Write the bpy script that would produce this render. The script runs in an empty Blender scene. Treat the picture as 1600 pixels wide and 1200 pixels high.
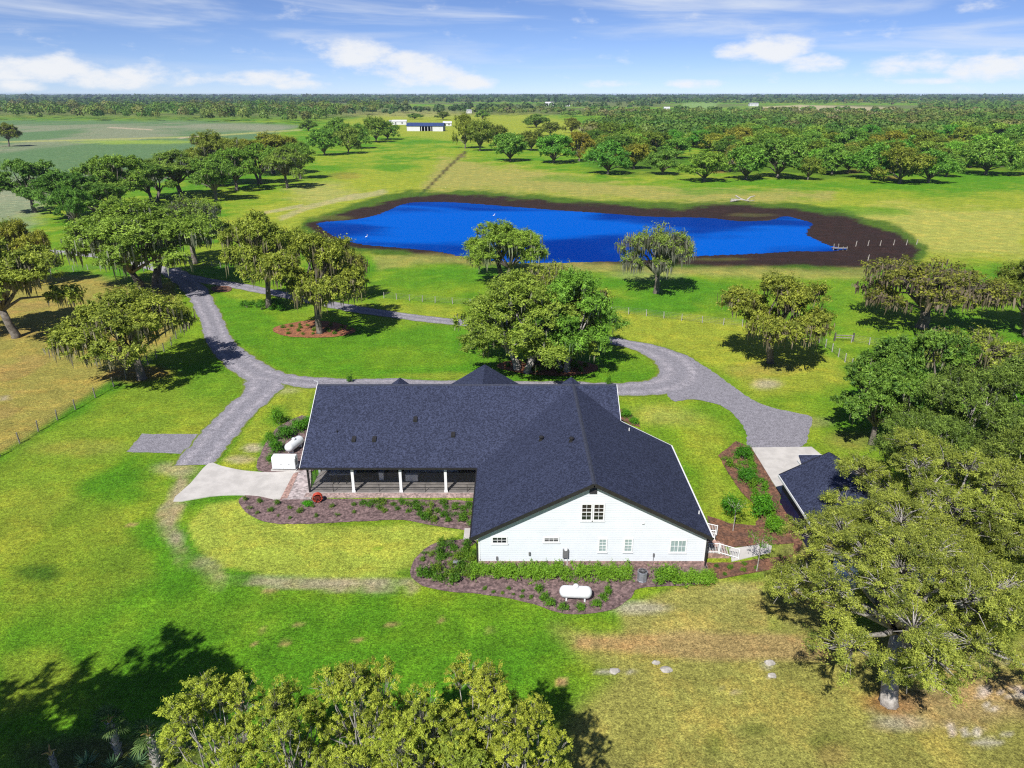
import bpy, bmesh, math, random
import numpy as np
from mathutils import Vector
R = math.radians
scene = bpy.context.scene
C = scene.collection
rnd = random.Random(7)

# ------------------------------------------------------------------ camera
FPX = 1111.0          # focal length in pixels of the 1600 px wide photograph
CAM_H = 36.0
PITCH = R(22.2)
cam_d = bpy.data.cameras.new('camera')
cam = bpy.data.objects.new('camera', cam_d); C.objects.link(cam)
cam.location = (0, 0, CAM_H)
cam.rotation_euler = (R(90) - PITCH, R(0.0), 0)
cam_d.sensor_width = 36.0
cam_d.lens = 36.0 * FPX / 1600.0
cam_d.clip_start = 0.5
cam_d.clip_end = 60000
scene.camera = cam

# ------------------------------------------------------------------ sun, sky, exposure
SUN_EL = 47.0
SUN_AZ = 23.0         # the shadows run this far right of straight ahead
sd = bpy.data.lights.new('sun', 'SUN'); sun = bpy.data.objects.new('sun', sd); C.objects.link(sun)
sd.energy = 5.0; sd.angle = R(0.5); sd.color = (1.0, 0.965, 0.90)
sv = Vector((math.sin(R(SUN_AZ)) * math.cos(R(SUN_EL)), math.cos(R(SUN_AZ)) * math.cos(R(SUN_EL)), -math.sin(R(SUN_EL))))
sun.rotation_euler = sv.to_track_quat('-Z', 'Y').to_euler()
scene.view_settings.view_transform = 'Standard'
scene.view_settings.look = 'None'
scene.view_settings.gamma = 1.0
scene.view_settings.use_curve_mapping = False
scene.view_settings.exposure = 0.34
cy = scene.cycles; cy.max_bounces = 6; cy.diffuse_bounces = 1; cy.filter_width = 1.2; cy.use_denoising = False; cy.glossy_bounces = 2; cy.transmission_bounces = 3; cy.transparent_max_bounces = 6; cy.volume_bounces = 0

W = bpy.data.worlds.new('World'); scene.world = W; W.use_nodes = True
nt = W.node_tree; nt.nodes.clear()
def N(t, tree=None, **kw):
    n = (tree or nt).nodes.new(t)
    for k, v in kw.items(): setattr(n, k, v)
    return n
def L(a, b, tree=None): (tree or nt).links.new(a, b)
def mathn(op, a, b=None, tree=None, clamp=False):
    n = N('ShaderNodeMath', tree, operation=op); n.use_clamp = clamp
    for i, v in enumerate((a, b)):
        if v is None: continue
        if isinstance(v, (int, float)): n.inputs[i].default_value = v
        else: L(v, n.inputs[i], tree)
    return n.outputs[0]
def mixc(fac, a, b, tree=None, mode='MIX'):
    n = N('ShaderNodeMix', tree, data_type='RGBA', blend_type=mode)
    for i, v in ((0, fac), (6, a), (7, b)):
        if isinstance(v, (int, float)): n.inputs[i].default_value = v
        elif isinstance(v, (tuple, list)): n.inputs[i].default_value = (*v[:3], 1)
        else: L(v, n.inputs[i], tree)
    return n.outputs[2]
def smooth(v, lo, hi, tree=None):
    n = N('ShaderNodeMapRange', tree, interpolation_type='SMOOTHSTEP')
    L(v, n.inputs[0], tree); n.inputs[1].default_value = lo; n.inputs[2].default_value = hi
    return n.outputs[0]
sky = N('ShaderNodeTexSky', sky_type='NISHITA'); sky.sun_disc = False
sky.sun_elevation = R(SUN_EL); sky.sun_rotation = R(180 + SUN_AZ)
sky.air_density = 0.5; sky.dust_density = 0.0; sky.ozone_density = 6.0; sky.altitude = 0
tc = N('ShaderNodeTexCoord'); sx = N('ShaderNodeSeparateXYZ'); L(tc.outputs['Generated'], sx.inputs[0])
az = mathn('ARCTAN2', sx.outputs[0], sx.outputs[1]); el = mathn('ARCSINE', sx.outputs[2])
cv = N('ShaderNodeCombineXYZ'); L(az, cv.inputs[0]); L(mathn('MULTIPLY', el, 2.3), cv.inputs[1])
n1 = N('ShaderNodeTexNoise'); n1.inputs['Scale'].default_value = 16; n1.inputs['Detail'].default_value = 9; n1.inputs['Roughness'].default_value = 0.6
L(cv.outputs[0], n1.inputs[0])
def ang(x, y):
    u = (x - 800) / FPX; v = (600 - y) / FPX
    d = Vector((u, math.cos(PITCH) + v * math.sin(PITCH), -math.sin(PITCH) + v * math.cos(PITCH))).normalized()
    return math.atan2(d.x, d.y), math.asin(d.z)
def bank(x, y, rx, ry, k):
    a, e = ang(x, y); ra = abs(ang(x + rx, y)[0] - a); re = abs(ang(x, y - ry)[1] - e)
    p = mathn('POWER', mathn('ABSOLUTE', mathn('DIVIDE', mathn('SUBTRACT', az, a), ra)), 2.0)
    q = mathn('POWER', mathn('ABSOLUTE', mathn('DIVIDE', mathn('SUBTRACT', el, e), re)), 2.0)
    m = mathn('SUBTRACT', 1.0, mathn('ADD', p, q), clamp=True)
    return mathn('MULTIPLY', m, k)
tot = None
for b in [(60,106,150,30,1),(190,120,140,24,1),(30,134,60,14,.8),(410,122,110,18,.75),(470,132,60,12,.8),(545,82,80,32,1),(650,108,110,32,1),(730,128,70,16,.9),
          (955,130,60,10,.7),(1090,131,70,10,.75),(1195,78,95,30,1.1),(1270,98,70,20,.9),(1420,100,90,26,1),(1560,108,120,26,1.05),(1700,100,160,30,1),(-140,110,160,26,1),(1440,126,70,8,.7)]:
    m = bank(*b); tot = m if tot is None else mathn('MAXIMUM', tot, m)
# low banks of the same cloud all round the horizon
nb = N('ShaderNodeTexNoise'); nb.inputs['Scale'].default_value = 3.1; nb.inputs['Detail'].default_value = 2
L(cv.outputs[0], nb.inputs[0])
away = smooth(mathn('ABSOLUTE', az), 0.75, 0.95)
ring = mathn('MULTIPLY', mathn('MULTIPLY', smooth(nb.outputs[0], .5, .62), away), mathn('MULTIPLY', smooth(el, 0.01, .04), mathn('SUBTRACT', 1.0, smooth(el, .07, .14))))
tot = mathn('MAXIMUM', tot, ring)
dens = mathn('ADD', mathn('MULTIPLY', tot, 0.62), mathn('MULTIPLY', mathn('SUBTRACT', n1.outputs[0], 0.5), 1.7))
cum = mathn('MULTIPLY', smooth(dens, 0.10, 0.66), 0.90)
# high thin streaks
cv2 = N('ShaderNodeCombineXYZ'); L(mathn('ADD', az, mathn('MULTIPLY', el, 2.0)), cv2.inputs[0]); L(mathn('MULTIPLY', el, 9.0), cv2.inputs[1])
n2 = N('ShaderNodeTexNoise'); n2.inputs['Scale'].default_value = 3.4; n2.inputs['Detail'].default_value = 6; n2.inputs['Roughness'].default_value = 0.55; n2.inputs['Distortion'].default_value = .4
L(cv2.outputs[0], n2.inputs[0])
cir = mathn('MULTIPLY', mathn('MULTIPLY', smooth(n2.outputs[0], 0.44, 0.74), mathn('MULTIPLY', smooth(el, 0.012, 0.06), mathn('SUBTRACT', 1.0, mathn('MULTIPLY', smooth(el, .14, .4), .85)))), 0.75)
gm = N('ShaderNodeGamma'); gm.inputs[1].default_value = 1.0; L(sky.outputs[0], gm.inputs[0])
clear = mixc(1.0, gm.outputs[0], (1.0, .94, 1.04), mode='MULTIPLY')
c1 = mixc(cir, clear, (7.6, 8.1, 8.9))
c2 = mixc(cum, c1, (8.8, 8.9, 9.1))
bg = N('ShaderNodeBackground'); bg.inputs[1].default_value = 0.082
L(c2, bg.inputs[0]); wo = N('ShaderNodeOutputWorld'); L(bg.outputs[0], wo.inputs[0])

# ------------------------------------------------------------------ pixel helpers (photo pixel -> point in the place)
sP, cP = math.sin(PITCH), math.cos(PITCH)
def ray(x, y):
    u = (x - 800) / FPX; v = (600 - y) / FPX
    return u, cP + v * sP, -sP + v * cP
def at(x, y, z=0.0):
    d = ray(x, y); t = (z - CAM_H) / d[2]; return Vector((d[0] * t, d[1] * t, z))
def atY(x, y, Y):
    d = ray(x, y); t = Y / d[1]; return Vector((d[0] * t, Y, CAM_H + d[2] * t))
def mpp(p):           # metres per photo pixel at a point
    return (p[1] * cP - (p[2] - CAM_H) * sP) / FPX

# ------------------------------------------------------------------ numpy noise
def vnoise(x, y, seed=0):
    xi = np.floor(x); yi = np.floor(y); fx = x - xi; fy = y - yi
    fx = fx * fx * (3 - 2 * fx); fy = fy * fy * (3 - 2 * fy)
    def h(a, b):
        v = np.sin(a * 127.1 + b * 311.7 + seed * 74.7) * 43758.5453
        return v - np.floor(v)
    return (h(xi, yi) * (1 - fx) + h(xi + 1, yi) * fx) * (1 - fy) + (h(xi, yi + 1) * (1 - fx) + h(xi + 1, yi + 1) * fx) * fy
def fbm(x, y, s, o=4, seed=0):
    t = np.zeros_like(x); a = .5; f = 1 / s
    for k in range(o):
        t += a * vnoise(x * f, y * f, seed + k * 3); a *= .5; f *= 2.03
    return t / (1 - .5 ** o)
def sstep(v, a, b):
    t = np.clip((v - a) / (b - a), 0, 1); return t * t * (3 - 2 * t)

# ------------------------------------------------------------------ materials
MATS = {}
def mat(name, col=(.5,.5,.5), rough=.6, metal=0., noise=0., nscale=4., bump=0., bscale=30., spec=.4, col2=None, voro=0., detail=5):
    if name in MATS: return MATS[name]
    m = bpy.data.materials.new(name); m.use_nodes = True; t = m.node_tree; b = t.nodes['Principled BSDF']
    b.inputs['Roughness'].default_value = rough; b.inputs['Metallic'].default_value = metal
    b.inputs['Specular IOR Level'].default_value = spec
    b.inputs['Base Color'].default_value = (*col, 1)
    tcn = N('ShaderNodeTexCoord', t)
    if noise or col2:
        n = N('ShaderNodeTexNoise', t); n.inputs['Scale'].default_value = nscale; n.inputs['Detail'].default_value = detail; n.inputs['Roughness'].default_value = .65
        L(tcn.outputs['Object'], n.inputs[0], t)
        c2_ = col2 or tuple(max(0, c * (1 - noise)) for c in col)
        c1_ = col if col2 else tuple(min(1, c * (1 + noise)) for c in col)
        f = smooth(n.outputs[0], .34, .66, t)
        o = mixc(f, c1_, c2_, t)
        if voro:
            v = N('ShaderNodeTexVoronoi', t); v.inputs['Scale'].default_value = voro; L(tcn.outputs['Object'], v.inputs[0], t)
            bw = N('ShaderNodeRGBToBW', t); L(v.outputs['Color'], bw.inputs[0], t)
            mr = N('ShaderNodeMapRange', t); L(bw.outputs[0], mr.inputs[0], t); mr.inputs[3].default_value = .45; mr.inputs[4].default_value = 1.55
            o = mixc(1.0, o, mr.outputs[0], t, 'MULTIPLY')
        L(o, b.inputs['Base Color'], t)
    if bump:
        n = N('ShaderNodeTexNoise', t); n.inputs['Scale'].default_value = bscale; n.inputs['Detail'].default_value = 4
        L(tcn.outputs['Object'], n.inputs[0], t)
        bp = N('ShaderNodeBump', t); bp.inputs['Strength'].default_value = bump; bp.inputs['Distance'].default_value = .05
        L(n.outputs[0], bp.inputs['Height'], t); L(bp.outputs[0], b.inputs['Normal'], t)
    MATS[name] = m; return m

def leaf_mat(name, dark, light, trans=.24):
    m = bpy.data.materials.new(name); m.use_nodes = True; t = m.node_tree; b = t.nodes['Principled BSDF']
    a = N('ShaderNodeAttribute', t, attribute_name='tint')
    oi = N('ShaderNodeObjectInfo', t)
    c = mixc(a.outputs['Fac'], dark, light, t)
    c = mixc(1.0, c, oi.outputs['Color'], t, 'MULTIPLY')
    L(c, b.inputs['Base Color'], t); b.inputs['Roughness'].default_value = .55; b.inputs['Specular IOR Level'].default_value = .25
    tr = N('ShaderNodeBsdfTranslucent', t); c_t = mixc(1.0, c, (1.15, 1.25, .6), t, 'MULTIPLY'); L(c_t, tr.inputs[0], t)
    ms = N('ShaderNodeMixShader', t); ms.inputs[0].default_value = trans
    L(b.outputs[0], ms.inputs[1], t); L(tr.outputs[0], ms.inputs[2], t)
    L(ms.outputs[0], t.nodes['Material Output'].inputs[0], t)
    return m
LEAF = leaf_mat('oak_leaf', (.095, .150, .020), (.47, .55, .085))
LEAFD = leaf_mat('dark_oak_leaf', (.05, .12, .018), (.28, .42, .06))
LEAFY = leaf_mat('spring_oak_leaf', (.070, .105, .018), (.52, .59, .105))
SHRUB = leaf_mat('shrub_leaf', (.045, .12, .012), (.22, .37, .035))
MOSS = leaf_mat('spanish_moss', (.11, .10, .07), (.36, .33, .25), .2)
PALM = leaf_mat('palm_frond', (.05, .11, .03), (.20, .30, .09), .2)
BARK = mat('bark', (.20, .175, .15), .9, noise=.4, nscale=3, bump=.6, bscale=14, col2=(.085, .072, .06))
BARKL = mat('pale_bark', (.44, .41, .38), .9, nscale=2.5, bump=.6, bscale=12, col2=(.22, .20, .18))

# ------------------------------------------------------------------ object helpers
def setp(o, label=None, cat=None, group=None, kind=None):
    if label: o['label'] = label
    if cat: o['category'] = cat
    if group: o['group'] = group
    if kind: o['kind'] = kind
    return o
def thing(name, label, cat, loc=(0,0,0), rotz=0, group=None, scale=None):
    o = bpy.data.objects.new(name, None); C.objects.link(o); o.location = loc; o.rotation_euler = (0, 0, rotz)
    o.empty_display_size = .2
    if scale: o.scale = scale
    return setp(o, label, cat, group)
def link(name, me, parent=None, loc=None):
    o = bpy.data.objects.new(name, me); C.objects.link(o)
    if parent: o.parent = parent
    if loc is not None: o.location = loc
    return o
class MB:
    def __init__(s): s.v = []; s.f = []
    def add(s, vs, fs):
        b = len(s.v); s.v += [tuple(v) for v in vs]; s.f += [tuple(i + b for i in f) for f in fs]; return s
    def box(s, x0, x1, y0, y1, z0, z1):
        return s.add([(x0,y0,z0),(x1,y0,z0),(x1,y1,z0),(x0,y1,z0),(x0,y0,z1),(x1,y0,z1),(x1,y1,z1),(x0,y1,z1)],
                     [(0,3,2,1),(4,5,6,7),(0,1,5,4),(1,2,6,5),(2,3,7,6),(3,0,4,7)])
    def prism(s, pts, ax, a, b):   # polygon pts (2D) extruded along axis ax from a to b
        n = len(pts)
        def p(q, t): return {'x': (t, q[0], q[1]), 'y': (q[0], t, q[1]), 'z': (q[0], q[1], t)}[ax]
        return s.add([p(q, a) for q in pts] + [p(q, b) for q in pts],
                     [tuple(range(n)), tuple(range(2*n-1, n-1, -1))] + [(i, i+n, (i+1) % n + n, (i+1) % n) for i in range(n)])
    def slab(s, pts, th):          # 3D polygon thickened downwards
        n = len(pts)
        return s.add([tuple(p) for p in pts] + [(p[0], p[1], p[2] - th) for p in pts],
                     [tuple(range(n)), tuple(range(2*n-1, n-1, -1))] + [(i, i+n, (i+1) % n + n, (i+1) % n) for i in range(n)])
    def tube(s, path, rad, n=6):
        path = [Vector(p) for p in path]
        rs = rad if isinstance(rad, (list, tuple)) else [rad] * len(path)
        vs = []; fs = []
        for i, p in enumerate(path):
            d = (path[min(i+1, len(path)-1)] - path[max(i-1, 0)]).normalized()
            u = d.orthogonal().normalized() if abs(d.z) > .95 else d.cross(Vector((0,0,1))).normalized()
            w = d.cross(u)
            for k in range(n):
                a = 2 * math.pi * k / n; vs.append(p + (u * math.cos(a) + w * math.sin(a)) * rs[i])
        for i in range(len(path) - 1):
            for k in range(n): fs.append((i*n+k, i*n+(k+1) % n, (i+1)*n+(k+1) % n, (i+1)*n+k))
        fs.append(tuple(range(n-1, -1, -1))); fs.append(tuple((len(path)-1)*n + k for k in range(n)))
        return s.add(vs, fs)
    def lathe(s, prof, c, axis='z', n=20):
        vs = []; fs = []
        for (r, h) in prof:
            for k in range(n):
                a = 2*math.pi*k/n; p, q = r*math.cos(a), r*math.sin(a)
                vs.append({'z': (c[0]+p, c[1]+q, c[2]+h), 'x': (c[0]+h, c[1]+p, c[2]+q), 'y': (c[0]+p, c[1]+h, c[2]+q)}[axis])
        for i in range(len(prof)-1):
            for k in range(n): fs.append((i*n+k, i*n+(k+1) % n, (i+1)*n+(k+1) % n, (i+1)*n+k))
        fs.append(tuple(range(n))); fs.append(tuple((len(prof)-1)*n+k for k in range(n)))
        return s.add(vs, fs)
    def build(s, name, m, parent=None, bevel=0., smooth=False, local=False):
        me = bpy.data.meshes.new(name)
        off = Vector((0,0,0)); p = parent
        while p is not None and not local: off += p.location; p = p.parent
        vs = [(v[0]-off.x, v[1]-off.y, v[2]-off.z) for v in s.v]
        me.from_pydata(vs, [], s.f); me.update()
        bm = bmesh.new(); bm.from_mesh(me); bmesh.ops.recalc_face_normals(bm, faces=bm.faces)
        if bevel: bmesh.ops.bevel(bm, geom=list(bm.edges), offset=bevel, segments=2, affect='EDGES', clamp_overlap=True)
        bm.to_mesh(me); bm.free()
        if smooth:
            for f in me.polygons: f.use_smooth = True
        me.materials.append(m)
        return link(name, me, parent)
def npmesh(name, V, F, m, tint=None, fs=4):
    me = bpy.data.meshes.new(name); V = np.asarray(V, np.float32).reshape(-1, 3); F = np.asarray(F, np.int32); fs = F.shape[1] if F.ndim == 2 else fs; F = F.reshape(-1, fs)
    me.vertices.add(len(V)); me.vertices.foreach_set('co', V.ravel())
    me.loops.add(F.size); me.loops.foreach_set('vertex_index', F.ravel())
    me.polygons.add(len(F)); me.polygons.foreach_set('loop_start', np.arange(0, F.size, fs, dtype=np.int32))
    me.update(calc_edges=True)
    if tint is not None:
        a = me.attributes.new('tint', 'FLOAT', 'FACE'); a.data.foreach_set('value', np.asarray(tint, np.float32))
    me.materials.append(m); return me

# ------------------------------------------------------------------ ground
def poly_sd(px, py, poly):     # signed distance (positive inside)
    d = np.full(px.shape, 1e9); ins = np.zeros(px.shape, bool); n = len(poly)
    for i in range(n):
        x0, y0 = poly[i]; x1, y1 = poly[(i+1) % n]
        ex, ey = x1-x0, y1-y0; t = np.clip(((px-x0)*ex+(py-y0)*ey)/(ex*ex+ey*ey+1e-9), 0, 1)
        d = np.minimum(d, np.hypot(px-x0-t*ex, py-y0-t*ey))
        c = ((y0 > py) != (y1 > py)) & (px < (x1-x0)*(py-y0)/((y1-y0) if y1 != y0 else 1e-9)+x0)
        ins ^= c
    return np.where(ins, d, -d)
def line_d(px, py, pts):
    d = np.full(px.shape, 1e9)
    for (x0, y0), (x1, y1) in zip(pts[:-1], pts[1:]):
        ex, ey = x1-x0, y1-y0; t = np.clip(((px-x0)*ex+(py-y0)*ey)/(ex*ex+ey*ey+1e-9), 0, 1)
        d = np.minimum(d, np.hypot(px-x0-t*ex, py-y0-t*ey))
    return d
LUSH = (.082, .235, .010); MID = (.165, .285, .016); YEL = (.305, .345, .036); DRY = (.31, .268, .065); TAN = (.33, .225, .075)
SAND = (.44, .37, .26); MUD = (.034, .021, .017); FIELD = (.105, .190, .085); FIELD2 = (.235, .255, .165); PALE = (.35, .35, .12); ORG = (.30, .15, .055)
MUDP = [(478,352),(512,340),(552,328),(602,314),(640,306),(750,306),(850,314),(960,322),(1060,325),(1150,322),(1240,325),(1330,340),(1400,362),(1440,390),(1425,412),(1340,418),(1200,415),(1060,416),(930,414),(820,412),(730,405),(640,394),(560,386),(500,372)]
def build_ground():
    ys = [-120, -80, -50, -30, -15, -5, 2, 8, 13, 17, 20]
    y = 20.0
    while y < 16000:
        y *= 1.0098 if y < 1200 else 1.03; ys.append(y)
    ys = np.array(ys); nc = 430
    s = np.linspace(-1, 1, nc); s = s * (0.8 + 0.2 * s * s)
    X = np.outer(np.maximum(ys, 0) * 1.05 + 60, s); Y = np.repeat(ys[:, None], nc, 1)
    x = X.ravel(); yv = Y.ravel()
    f = yv * cP + CAM_H * sP; f2 = np.where(f > 6, f, 6)
    px = 800 + FPX * x / f2; py = 600 - FPX * (yv * sP - CAM_H * cP) / f2
    col = np.empty((x.size, 3))
    nA = fbm(x, yv, 26, 5, 1); nB = fbm(x, yv, 7, 4, 11); nC = fbm(x, yv, 70, 4, 21); nD = fbm(x, yv, 2.2, 3, 31)
    wob = (fbm(x, yv, 9, 4, 41) - .5)
    k = sstep(nA * .6 + nB * .4, .38, .62)[:, None]
    col[:] = np.array(LUSH) * (1-k) + np.array(MID) * k
    k = sstep(nC*.5 + nB*.35 + nD*.15, .52, .72)[:, None] * .55
    col[:] = col * (1-k) + np.array(YEL) * k
    def paint(mask, c, st=1.0):
        m = np.clip(mask, 0, 1)[:, None] * st; col[:] = col * (1-m) + np.array(c) * m
    def ell(cx, cy, rx, ry, c, st=1.0, soft=.6, nz=.9):
        d = np.hypot((px-cx)/rx, (py-cy)/ry) + wob*nz + (nD-.5)*.35
        paint(1 - sstep(d, 1-soft, 1+soft*.3), c, st)
    def poly(p, c, st=1.0, soft=8., nz=14.):
        d = poly_sd(px, py, p) + wob*nz*2 + (nD-.5)*nz*.5; paint(sstep(d, -soft*.5, soft*.5), c, st)
    def stroke(p, w, c, st=1.0, nz=.8):
        d = line_d(px, py, p) / w + wob*nz + (nD-.5)*.4; pt = sstep(nB*.45+nD*.55, .34, .58) if nz > 2 else 1.0; paint((1-sstep(d, .5, 1.05))*pt, c, st)
    # far country
    far = sstep(yv, 1000, 1500); paint(far * sstep(fbm(x, yv, 400, 3, 51), .35, .6), (.13,.16,.05), .9)
    poly([(-900,420),(-200,400),(0,345),(120,300),(250,285),(330,235),(480,196),(300,188),(-900,186)], FIELD, .95, 6, 5)
    d = poly_sd(px, py, [(-900,420),(-200,400),(0,345),(120,300),(250,285),(330,235),(480,196),(300,188),(-900,186)])
    paint(sstep(d, 0, 6) * sstep(fbm(x, yv*.35, 60, 5, 61), .42, .62), FIELD2, .75)
    ell(360,198,110,6,FIELD2,.8); stroke([(0,222),(120,219),(300,214),(470,203)], 1.6, (.33,.36,.12), .8, .3); stroke([(170,199),(240,203)], 1.2, SAND, .7, .2); stroke([(280,216),(330,211)],1.3,SAND,.7,.2)
    ell(210,222,120,4,(.25,.36,.05),.8); ell(20,320,60,60,(.26,.30,.18),.7)
    poly([(530,190),(600,180),(830,178),(900,190),(920,230),(800,230),(560,205)], YEL, .75, 8, 5)
    ell(640,178,110,6,PALE,.5)
    poly([(1170,168),(1250,164),(1400,168),(1390,174),(1200,173)], (.42,.37,.22), .9, 3, 1)
    poly([(1070,160),(1120,160),(1120,172),(1060,172)], (.2,.33,.09), .9, 3, 1)
    stroke([(930,215),(920,206),(905,200)], 4, (.28,.25,.16), .8, .3)
    # meadow round the pond
    poly([(330,350),(440,310),(560,262),(700,245),(900,278),(1100,300),(1350,305),(1600,300),(1900,330),(1900,420),(1560,415),(1430,420),(1200,425),(900,425),(700,410),(500,395),(380,380)], YEL, .72, 26, 18)
    poly([(690,248),(800,262),(1000,290),(1300,300),(1300,310),(1100,318),(850,302),(660,296)], (.33,.29,.10), .6, 14, 10)
    poly([(1240,340),(1400,320),(1600,330),(1600,400),(1450,400),(1380,350)], (.40,.39,.10), .6, 20, 16)
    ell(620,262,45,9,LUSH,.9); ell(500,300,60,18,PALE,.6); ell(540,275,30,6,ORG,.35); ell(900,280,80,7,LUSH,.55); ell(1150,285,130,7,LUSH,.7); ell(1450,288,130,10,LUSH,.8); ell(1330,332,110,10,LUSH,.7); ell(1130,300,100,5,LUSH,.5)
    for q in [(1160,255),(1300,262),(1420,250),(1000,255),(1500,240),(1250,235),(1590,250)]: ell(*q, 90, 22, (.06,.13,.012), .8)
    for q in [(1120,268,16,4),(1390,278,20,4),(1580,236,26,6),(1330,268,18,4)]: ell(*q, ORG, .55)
    ell(330,360,60,10,(.12,.11,.06),.6)
    stroke([(726,238),(700,262),(672,290),(652,308)], 2.6, (.075,.065,.03), .9, .5)
    ell(722,244,10,4,(.16,.12,.06),.7)
    stroke([(600,300),(540,310),(480,325),(440,340)], 5, SAND, .45, .9); stroke([(400,335),(470,322)],3,SAND,.5,.9)
    # pond mud
    stroke(MUDP + [MUDP[0]], 11, (.035,.105,.010), .85, .9)
    d = poly_sd(px, py, MUDP) + wob*12 + (nD-.5)*5
    paint(sstep(d, -2.5, 2.5), MUD, 1.0); paint(sstep(d, -1, 9)*sstep(nB, .5, .7), (.035,.022,.019), .8)
    ell(1215,352,44,12,(.10,.085,.025),.6); ell(520,340,30,4,(.10,.11,.025),.8); ell(1180,336,40,3.5,(.085,.085,.03),.8); ell(860,409,120,2.6,(.12,.12,.03),.6); ell(1130,405,60,3,(.10,.11,.025),.7)
    # pasture between house and pond
    poly([(590,425),(700,412),(950,425),(1350,440),(1380,420),(1100,418),(700,400),(580,398)], (.30,.29,.075), .7, 8, 6)
    poly([(590,470),(720,480),(720,510),(600,490)], YEL, .6, 12, 8); poly([(960,485),(1140,500),(1300,560),(1340,600),(1180,620),(1100,560),(960,520)], YEL, .8, 16, 14)
    ell(1200,600,28,10,SAND,.75); ell(1195,578,70,16,TAN,.4); ell(1100,455,120,12,LUSH,.55); ell(660,440,110,16,LUSH,.6); ell(1290,470,90,30,LUSH,.5); ell(1400,560,60,30,LUSH,.4); ell(1010,430,70,8,PALE,.5)
    # lawn ring inside the loop
    poly([(330,450),(440,500),(560,510),(720,520),(960,545),(1030,575),(1020,600),(920,602),(600,595),(430,570),(360,540)], LUSH, .8, 14, 10)
    ell(640,560,110,22,MID,.6); ell(1000,570,34,14,MID,.4); ell(560,480,26,10,YEL,.5); ell(700,588,120,8,YEL,.6)
    # dry paddock left
    poly([(-300,700),(-100,470),(60,430),(150,430),(210,440),(270,440),(295,500),(255,545),(190,585),(110,640),(40,690),(0,712),(-300,880)], DRY, .92, 14, 12)
    d = poly_sd(px, py, [(-300,700),(-100,470),(60,430),(210,440),(295,500),(190,585),(0,712),(-300,880)])
    paint(sstep(d, 0, 20)*sstep(nA, .52, .68), (.17,.195,.035), .7); paint(sstep(d, 0, 20)*sstep(nB, .62, .74), TAN, .55)
    ell(220,585,60,14,ORG,.7); ell(30,520,40,10,TAN,.5); ell(6,622,12,5,SAND,.8)
    ell(300,520,30,40,MID,.5)
    # left lawn
    poly([(0,716),(190,600),(360,575),(385,610),(320,700),(200,705),(120,760),(0,900),(-300,900)], YEL, .45, 26, 20); ell(130,700,90,18,(.28,.25,.06),.4); ell(330,600,70,30,LUSH,.6)
    poly([(335,735),(395,650),(440,600),(500,602),(480,660),(410,690),(400,740)], YEL, .7, 12, 8)
    ell(432,650,26,18,LUSH,.6); ell(395,700,16,6,SAND,.8); ell(375,718,26,6,SAND,.6); ell(445,610,30,6,SAND,.35)
    # sown yellow lawn behind the porch with its sandy edge
    stroke([(285,745),(268,790),(258,820),(285,870),(340,900)], 22, (.36,.30,.18), .85, 2.6)
    stroke([(340,903),(430,908),(540,914),(640,916)], 9, (.36,.31,.20), .8, 2.8)
    ell(330,880,34,18,(.36,.30,.19),.55); ell(275,735,40,14,SAND,.5); ell(275,840,18,12,SAND,.45); ell(540,912,60,5,SAND,.4)
    poly([(293,822),(325,790),(376,780),(402,815),(560,820),(650,818),(740,828),(690,852),(652,875),(640,903),(520,905),(420,898),(350,884),(310,858)], (.33,.40,.055), .95, 7, 6)
    ell(640,895,24,6,LUSH,.7); ell(590,858,10,3,LUSH,.6)
    # front lawn and the bare ground to the right
    poly([(0,930),(200,850),(420,925),(640,930),(860,965),(900,1010),(820,1100),(400,1060),(0,1080)], LUSH, .55, 40, 24)
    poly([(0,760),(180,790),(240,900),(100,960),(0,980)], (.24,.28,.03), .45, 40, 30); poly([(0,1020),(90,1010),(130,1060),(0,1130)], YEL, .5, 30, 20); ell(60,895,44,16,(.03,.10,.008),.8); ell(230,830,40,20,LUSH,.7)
    for q in [(398,1005,8,4),(465,978,12,3),(445,1004,9,4),(412,985,6,4),(612,976,10,4),(690,968,8,4),(765,985,12,4),(420,925,14,4),(335,1028,7,3),(205,820,10,5),(560,1000,9,3)]: ell(*q, (.40,.27,.12), .75, .6, .6)
    poly([(870,985),(1000,985),(1190,985),(1400,985),(1700,1000),(1700,1300),(900,1300),(880,1130),(960,1060)], (.315,.285,.075), .85, 50, 24)
    poly([(960,950),(1100,905),(1200,905),(1200,985),(980,990)], (.34,.30,.085), .85, 16, 12)
    poly([(900,996),(1000,990),(1200,990),(1300,1000),(1300,1030),(1100,1028),(900,1012)], (.37,.26,.11), .85, 14, 10)
    ell(1010,950,56,11,(.46,.42,.33),.7,.8,1.8); ell(930,975,50,14,MID,.7); ell(1075,1110,170,50,(.36,.35,.08),.5); ell(1150,920,50,10,PALE,.5)
    ell(1395,1098,62,22,ORG,.85); ell(1400,1130,52,14,(.42,.37,.28),.7,.8,1.8); ell(1530,1090,150,50,(.36,.25,.12),.7)
    spk = sstep(fbm(x, yv, 1.6, 3, 71), .60, .68)
    d = 1 - sstep(np.hypot((px-1540)/180, (py-1110)/85), .6, 1.1); paint(d*spk, (.55,.50,.42), .85)
    for q in [(948,1050,22,5),(1200,1040,14,6),(1205,1055,9,4),(1125,1073,8,3),(1150,1080,9,3),(985,1048,12,4),(1545,1160,24,6)]: ell(*q, (.46,.42,.36), .7, .6, 1.4)
    ell(878,1066,13,7,(.42,.30,.12),.95,.3,.4)
    for q in [(1290,1160,40,22),(1180,1140,30,14),(1120,1160,22,26)]: ell(*q, (.13,.16,.025), .55)
    ell(1300,1180,36,26,TAN,.5)
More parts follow.
